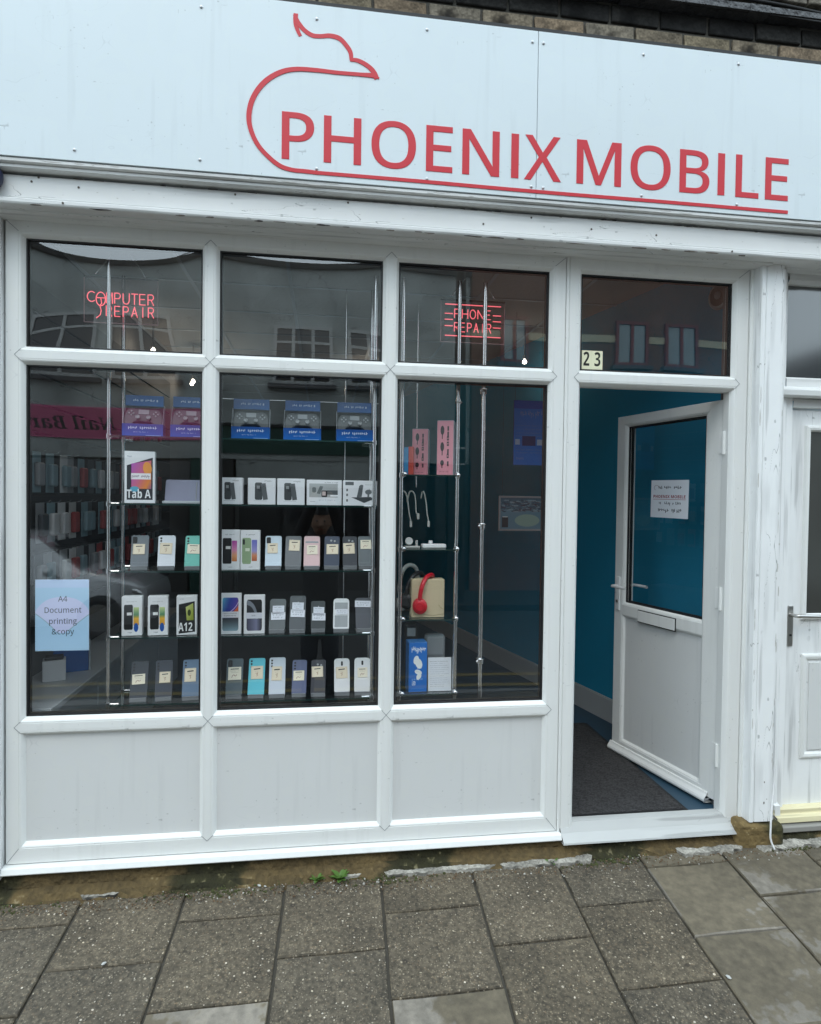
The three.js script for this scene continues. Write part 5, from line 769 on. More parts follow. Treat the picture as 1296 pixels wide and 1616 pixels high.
// ---------------------------------------------------------------- the next shop's door at the right edge
{
  const t = thing('neighbour_door', 'white closed door with long handle at the right edge, beside the timber post', 'door');
  part('leaf', [bar('v', 2.058, 0.06, 2.0, [[0, -0.09], [0, -0.053], [0.003, -0.05], [0.9, -0.05], [0.903, -0.053], [0.903, -0.09]])], M.paintV, t);
  const ring = (x0, x1, y0, y1, w, z0, z1) => { const st = [[0, z0], [0.003, z1 - 0.003], [w * 0.35, z1], [w * 0.7, z1 - 0.002], [w, z0]]; const m = (s) => -s; return [bar('v', x0, y0, y1, st, 1, m, m), bar('v', x1, y0, y1, st, -1, m, m), bar('h', y0, x0, x1, st, 1, m, m), bar('h', y1, x0, x1, st, -1, m, m)]; };
  part('glazing_bead', ring(2.136, 2.9, 0.975, 1.925, 0.032, -0.05, -0.034), M.upvc, t);
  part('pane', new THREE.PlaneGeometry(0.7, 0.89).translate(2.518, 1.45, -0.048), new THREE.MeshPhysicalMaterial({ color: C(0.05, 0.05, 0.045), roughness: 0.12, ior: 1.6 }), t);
  part('panel_mould', [...ring(2.148, 2.5, 0.285, 0.805, 0.034, -0.0495, -0.04), ...ring(2.53, 2.9, 0.285, 0.805, 0.034, -0.0495, -0.04)], M.upvc, t);
  part('raised_panel', [rbox(2.19, 2.46, 0.327, 0.763, -0.0498, -0.044, 0.005), rbox(2.57, 2.86, 0.327, 0.763, -0.0498, -0.044, 0.005)], M.panel, t);
  const h = part('handle', [rbox(2.066, 2.096, 0.845, 1.045, -0.05, -0.042, 0.004)], M.steel, t);
  part('lever', [tube([[2.081, 1.0, -0.045], [2.081, 1.0, -0.012], [2.088, 1.0, 0.0], [2.11, 1.0, 0.003], [2.19, 0.998, 0.003], [2.21, 0.997, 0.0]], 0.009, 30, 10)], M.steel, h);
  part('keyhole', [cyl(0, 0, 0, 0.006, 0.003, 12).rotateX(Math.PI / 2).translate(2.081, 0.9, -0.0408)], M.gasket, h);
  M.yellowWood = mat({ color: C(0.72, 0.65, 0.42), map: tPaint, roughness: 0.6 });
  const f = thing('neighbour_frame', 'old white timber frame with a fanlight around the door at the right edge', 'door frame');
  part('jamb', [bar('v', 1.958, 0.0, 2.052, [[0, -0.1], [0, -0.02], [0.003, -0.016], [0.05, -0.016], [0.055, -0.02], [0.058, -0.028], [0.062, -0.03], [0.094, -0.03], [0.096, -0.034], [0.096, -0.1]])], M.paintV, f);
  part('jamb', [bar('v', 1.958, 2.105, 2.66, [[0, -0.1], [0, -0.012], [0.004, -0.009], [0.03, -0.009], [0.034, -0.02], [0.05, -0.026], [0.054, -0.03], [0.054, -0.1]])], M.paintV, f);
  part('head', [bar('h', 2.006, 2.0545, 3.1, [[0, -0.1], [0, -0.034], [0.003, -0.03], [0.03, -0.028], [0.04, -0.03], [0.045, -0.034], [0.045, -0.1]])], M.paint, f);
  part('ledge', [bar('h', 2.053, 1.955, 3.1, [[0, -0.1], [0, 0.014], [0.006, 0.02], [0.03, 0.022], [0.042, 0.012], [0.05, -0.01], [0.051, -0.1]])], M.paint, f);
  part('fan_rail', [bar('h', 2.1045, 2.0125, 3.1, [[0, -0.1], [0, -0.026], [0.04, -0.026], [0.048, -0.034], [0.05, -0.06]]), bar('h', 2.595, 2.0125, 3.1, [[0, -0.06], [0.002, -0.034], [0.02, -0.022], [0.07, -0.022], [0.07, -0.1]])], M.paint, f);
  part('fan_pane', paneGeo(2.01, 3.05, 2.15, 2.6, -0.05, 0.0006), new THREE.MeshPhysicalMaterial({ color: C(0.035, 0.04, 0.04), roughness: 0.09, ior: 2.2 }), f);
  part('threshold', [bar('h', 0.0, 1.99, 3.1, [[0.0, -0.05], [0.002, 0.014], [0.006, 0.02], [0.028, 0.016], [0.032, -0.006], [0.034, -0.012], [0.052, -0.016], [0.058, -0.024], [0.06, -0.09]])], M.yellowWood, f);
  part('foot_strip', [bar('h', -0.002, 1.99, 2.02, [[0, -0.05], [0, 0.0], [0.08, -0.005], [0.09, -0.03]])], M.paintV, f);
  const s = thing('door_step', 'weathered grey timber step below the door at the right edge', 'step');
  part('step_board', [rbox(1.985, 3.2, -0.03, -0.002, -0.1, 0.045, 0.006, 3)], mat({ color: C(0.27, 0.26, 0.24), map: tPaint, bumpMap: tPaintB, bumpScale: 0.003, roughness: 0.9 }), s);
  const w = thing('neighbour_wall', 'white rendered wall beyond the door at the right edge', 'wall'); part('render', [box(2.97, 6.0, -0.3, 2.64, -0.3, -0.02)], M.paint, w);
}
// ---------------------------------------------------------------- inside the shop
const CEIL = 2.86, FLOOR = 0.05, rwx = (z) => 1.755 + 0.22 * (z + 1.262);
{
  struct('floor', [box(-1.62, 2.1, -0.12, FLOOR, -6.1, -0.055)], M.blueFloor);
  struct('wall_left', [box(-1.74, -1.62, -0.1, CEIL, -6.1, -0.06)], M.greyWall);
  struct('wall_back', [box(-1.74, 2.3, -0.1, CEIL, -6.2, -6.1)], M.darkWall);
  struct('wall_front', [box(-1.74, 2.3, 2.645, CEIL + 0.05, -0.12, -0.07), box(-1.74, -1.47, -0.1, 2.645, -0.12, -0.06)], M.greyWall);
  const quad = (z0, z1, y0, y1, th) => { const s = new THREE.Shape([new THREE.Vector2(rwx(z0), -z0), new THREE.Vector2(rwx(z1), -z1), new THREE.Vector2(rwx(z1) + th, -z1), new THREE.Vector2(rwx(z0) + th, -z0)]); return muv(new THREE.ExtrudeGeometry(s, { depth: y1 - y0, bevelEnabled: false }).rotateX(-Math.PI / 2).translate(0, y0, 0)); };
  const wr = struct('wall_right', [quad(-0.1, -6.1, -0.1, CEIL, 0.12)], M.blueWall);
  const q2 = (z0, z1, y0, y1, d) => quad(z0, z1, y0, y1, 0.12 + d).translate(-d, 0, 0);
  part('skirting', [q2(-0.14, -6.05, FLOOR + 0.0005, FLOOR + 0.15, 0.016), q2(-0.14, -6.05, FLOOR + 0.15, FLOOR + 0.158, 0.01)], mat({ color: C(0.5, 0.51, 0.51), roughness: 0.5 }), wr);
  const reveal = struct('wall_reveal', [box(1.735, 2.1, -0.1, CEIL, -0.12, -0.1)], M.greyWall);
  // ceiling of square tiles on a grid
  const c = struct('ceiling', [box(-1.74, 2.3, CEIL + 0.02, CEIL + 0.1, -6.2, -0.07)], M.greyWall); const tile = rbox(-0.292, 0.292, -0.008, 0.008, -0.292, 0.292, 0.003), tm = [0.4, 0.43, 0.37].map((k) => mat({ color: C(k, k * 0.97, k * 0.93), roughness: 0.95, bumpMap: tRough, bumpScale: 0.002 }));
  for (let i = 0; i < 6; i++) for (let j = 0; j < 10; j++) { const p = part('ceiling_tile', tile, tm[(i * 7 + j * 3) % 3], c); p.position.set(-1.3 + i * 0.6, CEIL + 0.008, -0.4 - j * 0.6); }
  const grid = []; for (let i = 0; i <= 6; i++) grid.push(box(-1.61 + i * 0.6, -1.588 + i * 0.6, CEIL - 0.006, CEIL - 0.001, -6.1, -0.08)); for (let j = 0; j <= 10; j++) grid.push(box(-1.6, 2.1, CEIL - 0.0055, CEIL - 0.0015, -0.111 - j * 0.6, -0.089 - j * 0.6)); part('grid_bar', grid, M.cardGrey, c);
}
{
  const t = thing('door_mat', 'dark charcoal entrance mat on the blue floor inside the doorway', 'mat'); part('mat', [rbox(0.9, 1.56, FLOOR, FLOOR + 0.01, -1.25, -0.075, 0.004)], M.mat_, t); part('rim', [box(0.9, 1.575, FLOOR, FLOOR + 0.006, -0.0748, -0.062), box(1.5605, 1.575, FLOOR, FLOOR + 0.006, -1.25, -0.075)], M.gasket, t);
  const s = thing('smoke_alarm', 'round dark alarm with pale rim high on the blue wall over the door', 'alarm', [rwx(-0.44) - 0.004, 2.665, -0.44]); s.rotation.y = -Math.PI / 2 + 0.2; part('rim', [new THREE.TorusGeometry(0.062, 0.014, 12, 32)], mat({ color: C(0.3, 0.34, 0.36), roughness: 0.5 }), s); part('face', [new THREE.CylinderGeometry(0.056, 0.06, 0.024, 32).rotateX(Math.PI / 2).translate(0, 0, 0.004)], M.dark, s); part('boss', [new THREE.SphereGeometry(0.022, 16, 12).scale(1, 1, 0.5).translate(0, 0, 0.016)], M.stand, s);
  // low counter along the left wall
  const c = thing('shop_counter', 'low pale grey counter along the left wall behind the A4 sheet', 'counter'); M.counter = mat({ color: C(0.42, 0.44, 0.45), roughness: 0.4 });
  part('top', [rbox(-1.62, -1.325, 0.6, 0.632, -2.6, -0.1, 0.006)], M.counter, c); for (let i = 0; i < 4; i++) part('panel', [rbox(-1.62, -1.35, 0.06, 0.597, -0.74 - i * 0.62, -0.13 - i * 0.62, 0.004)], M.cardGrey, c); part('kick_board', [box(-1.62, -1.37, FLOOR, 0.0595, -2.6, -0.14)], M.dark, c);
  const b = thing('paper_carton', 'white carton with dark top standing on the counter below the A4 sheet', 'carton', [-1.49, 0.632, -0.55], 0.35); part('carton', [rbox(-0.05, 0.05, 0, 0.1, -0.04, 0.04, 0.003)], M.card, b); part('contents', [rbox(-0.042, 0.042, 0.1, 0.118, -0.033, 0.033, 0.01)], M.dark, b);
  const f = thing('blue_folder', 'blue folder standing on the counter behind the white carton', 'folder', [-1.46, 0.632, -0.68], 0.4); part('cover', [rbox(-0.08, 0.08, 0, 0.16, -0.006, 0.006, 0.003)], M.blueCard, f); part('spine', [rbox(0.0805, 0.088, 0, 0.16, -0.012, 0.012, 0.003)], M.cardGrey, f);
  // slatted wall with carded goods on hooks
  const sl = thing('slat_wall', 'grey slatted display wall on the left side of the shop', 'display wall'); for (let i = 0; i < 12; i++) part('slat', [rbox(-1.6195, -1.602, 0.8 + i * 0.15, 0.938 + i * 0.15, -3.4, -0.25, 0.004)], M.darkWall, sl);
  const packM = [[0.6, 0.6, 0.58], [0.1, 0.11, 0.12], [0.7, 0.7, 0.7], [0.25, 0.36, 0.4], [0.4, 0.08, 0.08], [0.3, 0.31, 0.32]].map((k) => mat({ color: C(...k), roughness: 0.5 })), card = rbox(0, 0.004, -0.19, 0, -0.045, 0.045, 0.0015), blister = rbox(0.004, 0.03, -0.16, -0.05, -0.034, 0.034, 0.01), hook = tube([[-0.09, 0.006, 0], [0.04, 0.006, 0], [0.05, 0.016, 0]], 0.0025, 10, 6);
  seed = 61; for (const [r, y] of [1.74, 1.5, 1.26].entries()) for (let k = 0; k < 17; k++) {
    const p = thing('accessory_pack', ['carded accessory on the topmost row of hooks on the left slatted wall', 'carded accessory on the middle row of hooks on the left slatted wall', 'carded accessory on the lowest row of hooks on the left slatted wall'][r], 'accessory', [-1.51 + rr(-0.01, 0.01), y, -0.42 - k * 0.135 + rr(-0.02, 0.02)], 0, ['accessories on the topmost row of hooks', 'accessories on the middle row of hooks', 'accessories on the lowest row of hooks'][r]);
    part('card', card, packM[Math.floor(rnd() * 6)], p); part('blister', blister, packM[Math.floor(rnd() * 6)], p); part('hook', hook, M.chrome, p);
  }
  const bb = thing('added_dark_board', 'added black board standing in for the dim room behind the lower shelves', 'board'); part('board', [rbox(-0.72, 0.1, 0.14, 1.17, -0.62, -0.6, 0.004)], M.dark, bb); part('foot', [box(-0.6, -0.56, 0.05, 0.14, -0.66, -0.58), box(-0.04, 0, 0.05, 0.14, -0.66, -0.58)], M.dark, bb);  // board added so the dim room behind the shelves stays near black
  // lamps on the ceiling
  const lamps = [[-1.32, 2.539, -3.0, 'bright bulb on a stem over the left side of the shop', 1.5], [1.345, 2.612, -2.0, 'bright bulb on a stem near the blue wall', 0.5], [-1.45, 2.62, -2.2, 'small track spot in the row on the left, nearest the window', 0.7], [-1.45, 2.62, -3.6, 'small track spot in the row on the left, behind the bright bulb', 0.7], [0.2, 2.7, -3.4, 'small spot in the middle of the ceiling', 0.7]];
  for (const [x, y, z, l, I] of lamps) { const t2 = thing('ceiling_lamp', l, 'lamp', [x, y, z]); part('lamp_bulb', new THREE.SphereGeometry(0.017, 16, 12), mat({ color: C(1, 1, 1), emissive: C(1, 0.93, 0.8), emissiveIntensity: 6 }), t2); part('stem', [rod([0, 0.024, 0], [0, CEIL - y - 0.006, 0], 0.007, 10), new THREE.CylinderGeometry(0.016, 0.02, 0.03, 14).translate(0, 0.034, 0)], M.chrome, t2); const L = new THREE.PointLight(0xfff0d8, I * 0.1, 0, 2); L.castShadow = true; t2.add(L); }
}
// ---------------------------------------------------------------- across the street, seen in the glass
const RY = -0.5, OZ = 10.34;
{
  const as = dataTex(256, 1.2, true, (u, v, i, j) => g1(0.17 + 0.06 * fbm(u, v, 8, 8, 4, 201) + 0.06 * hash(i, j, 4))); M.asphalt = mat({ map: as, roughness: 0.9 }); M.yellow = mat({ color: C(0.2, 0.15, 0.045), roughness: 0.8 }); M.pave2 = mat({ color: C(0.055, 0.054, 0.052), map: tRender, roughness: 0.9 });
  struct('ground', [box(-150, 150, RY - 0.6, RY - 0.2, -120, 150)], M.soil);
  struct('road', [box(-60, 60, RY - 0.1, RY, 3.53, 8.4)], M.asphalt);
  struct('road_marking', [box(-14, 14, RY, RY + 0.004, 3.86, 3.96), box(-14, 14, RY, RY + 0.004, 4.26, 4.36)], M.yellow);
  struct('far_pavement', [box(-60, 60, RY - 0.1, RY + 0.11, 8.4, OZ + 0.2)], M.pave2);
  M.skyGlass = new THREE.MeshPhysicalMaterial({ color: C(0.13, 0.16, 0.17), roughness: 0.15, ior: 2.2 }); M.farWhite = mat({ color: C(0.5, 0.51, 0.5), roughness: 0.7 }); M.renderW = mat({ color: C(0.6, 0.64, 0.62), map: tRender, roughness: 0.9 }); M.brickFar = mat({ color: C(0.23, 0.115, 0.08), map: tRender, roughness: 0.95 }); M.cream = mat({ color: C(0.5, 0.44, 0.3), roughness: 0.8 }); M.redPaint = mat({ color: C(0.2, 0.035, 0.03), roughness: 0.6 }); M.farGlass = new THREE.MeshPhysicalMaterial({ color: C(0.02, 0.022, 0.025), roughness: 0.06, ior: 1.8 }); M.greenPaint = mat({ color: C(0.012, 0.06, 0.045), roughness: 0.5 }); M.pink = mat({ color: C(0.72, 0.14, 0.3), roughness: 0.5 }); M.slate = mat({ color: C(0.09, 0.09, 0.1), roughness: 0.8 });
  const win = (t, x0, x1, y0, y1, z, fm, bars = 1, cross = 0.55, gm = M.farGlass) => { const f = part('window', [...gasketRing(x0, x1, y0, y1, 0.07, z - 0.05, z + 0.06), ...Array.from({ length: bars }, (_, i) => { const x = x0 + (x1 - x0) * (i + 1) / (bars + 1); return box(x - 0.035, x + 0.035, y0 + 0.07, y1 - 0.07, z - 0.04, z + 0.05); }), ...(cross ? [box(x0 + 0.07, x1 - 0.07, y0 + (y1 - y0) * cross - 0.03, y0 + (y1 - y0) * cross + 0.03, z - 0.035, z + 0.045)] : [])], fm, t); part('window_pane', [box(x0 + 0.05, x1 - 0.05, y0 + 0.05, y1 - 0.05, z - 0.01, z + 0.02)], gm, f); part('window_sill', [box(x0 - 0.08, x1 + 0.08, y0 - 0.09, y0 - 0.004, z - 0.12, z + 0.04)], M.slate, f); };
  const a = thing('rendered_building', 'pale rendered two storey building with white windows across the street, seen in the glass', 'building');
  part('wall', [box(-16, 2.85, 2.3, 6.3, OZ, OZ + 6), box(-16, 2.85, -0.4, 2.3, OZ + 0.25, OZ + 6)], M.renderW, a); part('parapet', [box(-16, 2.87, 6.3, 6.42, OZ - 0.08, OZ + 6)], M.pave2, a);
  for (const [x0, x1, b] of [[-9.6, -8.2, 1], [-7.9, -6.6, 1], [-5.98, -4.6, 1], [-4.34, -3.05, 1], [-1.22, 0.0, 2], [0.32, 1.2, 1]]) win(a, x0, x1, 3.85, 4.95, OZ - 0.01, M.farWhite, b, 0.66);
  for (const [x0, x1, m] of [[-2.3, -2.0, M.pave2], [-2.75, -2.32, M.greenPaint], [0.9, 1.2, M.pave2], [2.4, 2.84, M.pave2], [-6.4, -6.1, M.pave2]]) part('pilaster', [box(x0, x1, -0.39, 2.29, OZ - 0.06, OZ + 0.2)], m, a);
  part('shop_front', [box(-6.05, -2.8, 0.2, 2.25, OZ + 0.1, OZ + 0.2), box(-1.9, 0.85, 0.2, 1.75, OZ + 0.1, OZ + 0.2), box(1.25, 2.35, -0.3, 2.25, OZ + 0.1, OZ + 0.2)], M.farGlass, a); part('stall_riser', [box(-6.05, -2.8, -0.39, 0.18, OZ, OZ + 0.2), box(-1.9, 0.85, -0.39, 0.18, OZ, OZ + 0.2)], M.pave2, a); part('transom_board', [box(-1.95, 0.88, 1.78, 2.3, OZ + 0.02, OZ + 0.2)], M.renderW, a);
  const ps = thing('pink_sign', 'pink shop sign reading Nail Bar across the street, seen in the glass', 'sign', [-4.4, 2.66, OZ - 0.03], Math.PI); part('board', [box(-1.9, 1.6, 0, 0.62, -0.08, 0)], M.pink, ps); part('lettering', printGeo('nailBar', 1.9, 0.56).translate(0.62, 0.03, 0.004), M.print, ps);
  const gs = thing('green_sign', 'dark green shop sign board across the street, seen in the glass', 'sign', [-0.65, 2.42, OZ - 0.03], Math.PI); part('board', [box(-1.7, 1.65, 0, 0.54, -0.1, 0)], M.greenPaint, gs); part('edge', [box(-1.72, 1.67, 0.545, 0.6, -0.14, 0.04)], M.dark, gs);
  const b = thing('brick_building', 'red brick building with red windows and cream band across the street, in the glass', 'building');
  part('wall', [box(2.87, 9.6, -0.4, 8.6, OZ - 0.15, OZ + 6)], M.brickFar, b); part('string_course', [box(2.86, 9.62, 4.93, 5.09, OZ - 0.17, OZ + 5.9)], M.cream, b);
  for (const [x0, x1] of [[3.48, 4.1], [5.98, 6.75], [7.15, 7.95]]) win(b, x0, x1, 4.4, 5.42, OZ - 0.17, M.redPaint, 1, 0, M.skyGlass); part('shop_front', [box(5.4, 9.3, -0.2, 2.3, OZ - 0.2, OZ - 0.16)], M.farGlass, b); part('roof', [box(2.8, 9.7, 8.61, 8.8, OZ - 0.4, OZ + 6.2)], M.slate, b);
  const c = thing('low_building', 'low slate roofed building at the far right across the street, in the glass', 'building'); part('wall', [box(9.75, 20, -0.4, 3.6, OZ, OZ + 6)], M.renderW, c); part('roof', [flat([[9.6, 3.61], [20.2, 3.61], [20.2, 3.7], [14, 6.0], [9.6, 4.25]], OZ - 0.2, OZ + 6.2)], M.slate, c); win(c, 11, 12.4, 1.0, 2.6, OZ - 0.01, M.white);
  const p = thing('utility_pole', 'brown timber telegraph pole across the street, seen in the glass', 'pole', [2.3, 0, 8.75]); part('shaft', [new THREE.CylinderGeometry(0.085, 0.12, 8.4, 18).translate(0, 3.8, 0)], mat({ color: C(0.07, 0.055, 0.045), roughness: 0.9, map: tBrick }), p); part('cap', [new THREE.CylinderGeometry(0.03, 0.09, 0.1, 14).translate(0, 8.05, 0)], M.slate, p); for (const y of [2.2, 2.5]) part('band', [cyl(0, y, 0, 0.118, 0.03, 18)], M.steel, p);
}
{ const t = thing('overhead_wire', 'black wires slung from the telegraph pole across the street, seen in the glass', 'wire'); const sag = (a, b, d) => Array.from({ length: 9 }, (_, i) => { const k = i / 8; return [a[0] + (b[0] - a[0]) * k, a[1] + (b[1] - a[1]) * k - d * 4 * k * (1 - k), a[2] + (b[2] - a[2]) * k]; }); for (const [a, b, d] of [[[2.3, 7.6, 8.75], [-4.4, 6.25, OZ - 0.05], 0.35], [[2.3, 7.5, 8.75], [8.5, 7.2, OZ - 0.2], 0.3], [[2.3, 7.4, 8.75], [-12, 6.6, 9.5], 0.6], [[2.3, 7.7, 8.75], [14, 7.6, 8.9], 0.6]]) part('strand', tube(sag(a, b, d), 0.014, 30, 6), M.gasket, t); }
{ // silver car parked on the far side of the road
  const t = thing('silver_car', 'silver hatchback parked across the street, seen in the glass', 'car', [-4.55, RY, 7.3], 0); const paintM = new THREE.MeshPhysicalMaterial({ color: C(0.55, 0.56, 0.57), metalness: 0.6, roughness: 0.35, clearcoat: 1, side: THREE.DoubleSide });
  // cross sections along x (front at +x): [x, half width, y of sill, y of waist, y of top, half width at top]
  const S = [[1.98, 0.5, 0.32, 0.5, 0.62, 0.45], [1.9, 0.72, 0.22, 0.56, 0.74, 0.62], [1.7, 0.82, 0.2, 0.62, 0.83, 0.7], [1.3, 0.86, 0.2, 0.7, 0.93, 0.72], [0.95, 0.87, 0.2, 0.78, 1.0, 0.7], [0.35, 0.88, 0.2, 0.88, 1.42, 0.6], [-0.1, 0.88, 0.2, 0.9, 1.5, 0.6], [-0.9, 0.88, 0.2, 0.92, 1.5, 0.6], [-1.5, 0.87, 0.22, 0.94, 1.4, 0.58], [-1.85, 0.84, 0.26, 0.92, 1.05, 0.66], [-1.98, 0.72, 0.34, 0.85, 0.9, 0.6]];
  const ring = ([x, w, y0, ym, y1, wt]) => { const q = [[w * 0.9, y0], [w, y0 + 0.12], [w, ym - 0.1], [w * 0.97, ym], [(w + wt) / 2, (ym + y1) / 2 + 0.03], [wt, y1 - 0.03], [wt * 0.7, y1], [0, y1 + 0.015]]; return [...q, ...q.slice(0, -1).reverse().map(([a, b]) => [-a, b])].map(([z, y]) => [x, y, z]); };
  const R = S.map(ring), pos = []; for (let i = 0; i + 1 < R.length; i++) for (let k = 0; k + 1 < R[0].length; k++) pos.push(...R[i][k], ...R[i + 1][k], ...R[i + 1][k + 1], ...R[i][k], ...R[i + 1][k + 1], ...R[i][k + 1]);
  for (const r of [R[0], R[R.length - 1]]) for (let k = 1; k + 1 < r.length; k++) pos.push(...r[0], ...r[k], ...r[k + 1]);
  let g = new THREE.BufferGeometry(); g.setAttribute('position', new THREE.Float32BufferAttribute(pos, 3)); g = toCreasedNormals(g, 0.6); part('body', g, paintM, t);
  for (const s of [-1, 1]) { part('side_window', [flat([[0.75, 0.93], [0.25, 1.36], [-1.3, 1.38], [-1.5, 1.0]], 0, 0.012).rotateX(s * -0.38).translate(0, 0.0, s * 0.93 + (s < 0 ? -0.42 : 0.42) * 0 + s * 0.02)], M.farGlass, t); part('headlight', [new THREE.SphereGeometry(0.15, 18, 12).scale(1.3, 0.55, 0.8).rotateZ(-0.35).translate(1.68, 0.68, s * 0.66)], M.chrome, t); for (const x of [1.28, -1.25]) { const w = part('wheel', [new THREE.TorusGeometry(0.24, 0.085, 14, 28).translate(x, 0.32, s * 0.82)], M.gasket, t); part('rim', [new THREE.CylinderGeometry(0.2, 0.2, 0.1, 24).rotateX(Math.PI / 2).translate(x, 0.32, s * 0.84)], M.chrome, w); } part('wing_mirror', [new THREE.SphereGeometry(0.1, 12, 8).scale(0.7, 0.7, 1).translate(0.62, 0.98, s * 0.98)], paintM, t); }
  part('windscreen', [flat([[-0.6, 0], [0.6, 0], [0.5, 0.62], [-0.5, 0.62]], 0, 0.012).rotateX(-0.9).rotateY(Math.PI / 2).translate(0.97, 1.005, 0)], M.farGlass, t); part('grille', [rbox(1.93, 1.99, 0.36, 0.52, -0.42, 0.42, 0.02)], M.gasket, t); part('bumper', [rbox(1.86, 2.02, 0.26, 0.36, -0.66, 0.66, 0.04)], paintM, t);
}
{ // the person taking the picture, seen in the glass
  const gy0 = gy(-0.2, 3.15), t = thing('person', 'person in a dark coat raising a phone in both hands, seen in the glass', 'person', [-0.2, gy0, 3.15]);
  const B = (pts) => pts; const smin = (a, b, k) => { const h = Math.max(0, Math.min(1, 0.5 + 0.5 * (b - a) / k)); return b + (a - b) * h - k * h * (1 - h); };
  const cap = (p, [a, ra, b, rb]) => { const ab = [b[0] - a[0], b[1] - a[1], b[2] - a[2]], ap = [p[0] - a[0], p[1] - a[1], p[2] - a[2]], h = Math.max(0, Math.min(1, (ap[0] * ab[0] + ap[1] * ab[1] + ap[2] * ab[2]) / (ab[0] ** 2 + ab[1] ** 2 + ab[2] ** 2 || 1))); return Math.hypot(ap[0] - ab[0] * h, ap[1] - ab[1] * h, ap[2] - ab[2] * h) - (ra + (rb - ra) * h); };
  function iso(bones, c, half, res, k) { const mc = new MarchingCubes(res, M.dark, false, false, 120000); mc.isolation = 0; mc.reset(); const hs = res / 2; for (let z = 0; z < res; z++) for (let y = 0; y < res; y++) for (let x = 0; x < res; x++) { const p = [c[0] + (x - hs) / hs * half, c[1] + (y - hs) / hs * half, c[2] + (z - hs) / hs * half]; let d = 9; for (const b of bones) { const q = cap(p, b); d = d > 8 ? q : smin(d, q, k); } mc.field[x + y * res + z * res * res] = -d; } mc.update(); const n = mc.count, pos = new Float32Array(n * 3), nor = new Float32Array(n * 3); for (let i = 0; i < n * 3; i++) { pos[i] = mc.positionArray[i] * half + c[i % 3]; nor[i] = mc.normalArray[i]; } const g = new THREE.BufferGeometry(); g.setAttribute('position', new THREE.BufferAttribute(pos, 3)); g.computeVertexNormals(); return g; }
  const skin = mat({ color: C(0.3, 0.17, 0.11), roughness: 0.6 }), coat = mat({ color: C(0.012, 0.012, 0.015), roughness: 0.85 }), jean = mat({ color: C(0.02, 0.024, 0.035), roughness: 0.85 });
  const hand = (s) => { const w = [0.1 * s + 0.01, 1.86, -0.3], pl = [0.082 * s + 0.01, 1.93, -0.33], l = [[w, 0.03, pl, 0.036]]; for (let f = 0; f < 4; f++) { const y = 1.91 + f * 0.021, e = 1 - Math.abs(f - 1.6) * 0.12; const a = [0.085 * s + 0.01, y, -0.345], b = [0.08 * s + 0.01, y + 0.012, -0.345 - 0.03 * e], d = [0.052 * s + 0.01, y + 0.014, -0.352 - 0.028 * e]; l.push([a, 0.0095, b, 0.009], [b, 0.009, d, 0.008]); } l.push([[0.08 * s + 0.01, 1.905, -0.32], 0.012, [0.05 * s + 0.01, 1.94, -0.322], 0.0095], [[0.05 * s + 0.01, 1.94, -0.322], 0.0095, [0.038 * s + 0.01, 1.965, -0.33], 0.0085]); return l; };
  const head = [[[0, 1.7, 0.0], 0.085, [0, 1.76, 0.012], 0.095], [[0, 1.655, -0.04], 0.045, [0, 1.7, -0.03], 0.06], [[0, 1.55, 0.03], 0.056, [0, 1.66, 0.01], 0.055], [[0, 1.72, -0.085], 0.01, [0, 1.69, -0.105], 0.016], [[0.094, 1.72, 0.0], 0.014, [0.096, 1.685, 0.0], 0.01], [[-0.094, 1.72, 0.0], 0.014, [-0.096, 1.685, 0.0], 0.01]];
  const limbs = []; for (const s of [-1, 1]) limbs.push([[0.19 * s, 1.5, 0.02], 0.06, [0.26 * s, 1.42, -0.16], 0.05], [[0.26 * s, 1.42, -0.16], 0.045, [0.1 * s + 0.01, 1.86, -0.3], 0.03], [[0.09 * s, 0.93, 0.02], 0.09, [0.1 * s, 0.5, 0.0], 0.06], [[0.1 * s, 0.5, 0], 0.056, [0.11 * s, 0.09, 0.03], 0.04], [[0.11 * s, 0.05, 0.03], 0.04, [0.13 * s, 0.035, -0.14], 0.034]);
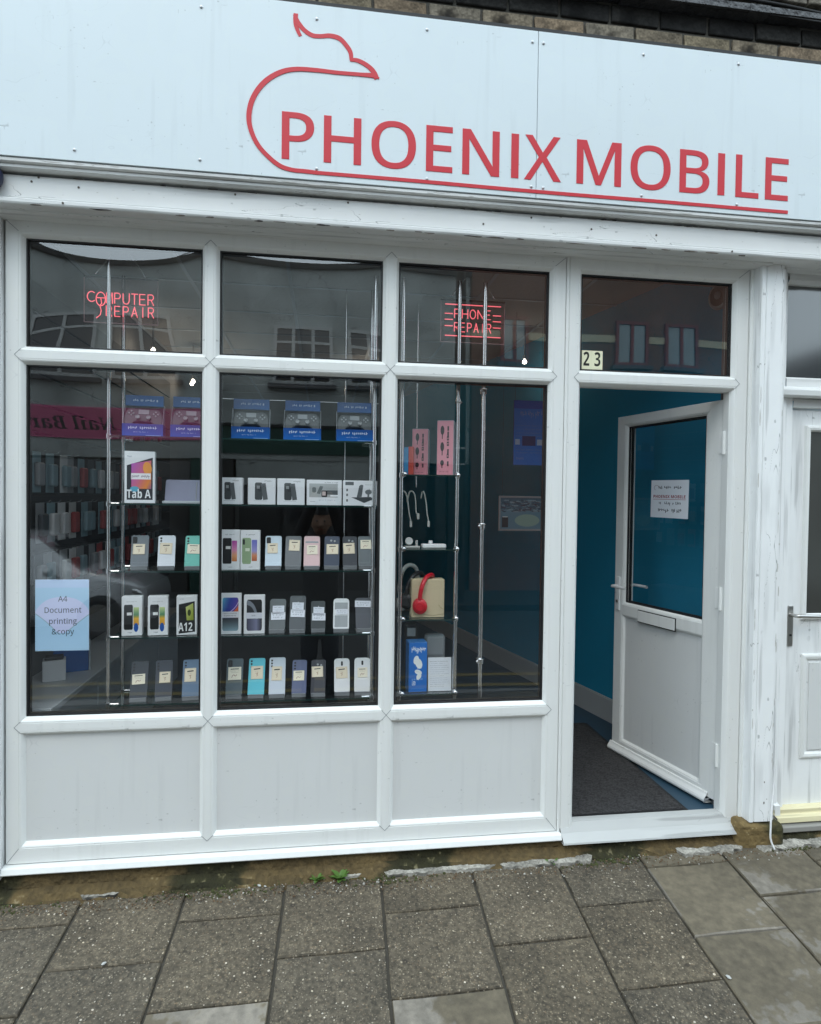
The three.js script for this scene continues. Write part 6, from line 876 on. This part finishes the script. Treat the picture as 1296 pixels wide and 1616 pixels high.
  const torso = [[[0, 1.0, 0.02], 0.13, [0, 1.2, 0.02], 0.125], [[-0.08, 1.38, 0.01], 0.125, [0.08, 1.38, 0.01], 0.125], [[0, 1.2, 0.02], 0.12, [0, 1.4, 0.01], 0.13], [[-0.16, 1.5, 0.02], 0.05, [0.16, 1.5, 0.02], 0.05]];
  part('body', [iso([...head, ...limbs, ...torso], [0, 1.0, -0.05], 1.06, 118, 0.03), iso(head, [0, 1.7, -0.01], 0.17, 64, 0.02), iso(hand(1), [0.09, 1.93, -0.34], 0.12, 60, 0.008), iso(hand(-1), [-0.07, 1.93, -0.34], 0.12, 60, 0.008)], skin, t);
  const fat = (l, d) => l.map(([a, ra, b, rb]) => [a, ra + d, b, rb + d]);
  part('coat', iso([...fat(torso, 0.03), ...fat(limbs.filter((l, i) => i % 5 < 2), 0.022), [[0, 0.78, 0.02], 0.17, [0, 1.05, 0.02], 0.15], [[0, 1.52, 0.03], 0.085, [0, 1.57, 0.03], 0.075]], [0, 1.3, -0.05], 0.8, 84, 0.05), coat, t);
  part('trousers', iso(fat(limbs.filter((l, i) => i % 5 === 2 || i % 5 === 3), 0.016), [0, 0.55, 0], 0.62, 70, 0.03), jean, t); part('shoes', iso(fat(limbs.filter((l, i) => i % 5 === 4), 0.014), [0, 0.08, -0.03], 0.3, 50, 0.01), M.dark, t);
  part('hair', iso([[[0, 1.76, 0.035], 0.1, [0, 1.8, 0.01], 0.092], [[-0.05, 1.74, 0.06], 0.05, [0.05, 1.74, 0.06], 0.05]], [0, 1.77, 0.03], 0.2, 48, 0.02), M.dark, t);
  for (const s of [-1, 1]) part('eye', new THREE.SphereGeometry(0.011, 10, 8).translate(0.034 * s, 1.728, -0.079), M.dark, t); part('mouth', new THREE.SphereGeometry(0.02, 10, 6).scale(1.1, 0.25, 0.3).translate(0, 1.652, -0.083), M.hpRed, t);
  const ph = thing('held_phone', 'dark phone held up by the person, seen in the glass', 'phone', [-0.19, 1.505, 2.782]); part('body', [rbox(-0.037, 0.037, -0.08, 0.08, 0.0, 0.009, 0.004, 3)], M.dark, ph); part('lens', [new THREE.CylinderGeometry(0.006, 0.006, 0.002, 14).rotateX(Math.PI / 2).translate(0.02, 0.055, -0.001)], M.farGlass, ph);
}
renderer.render(scene, camera);
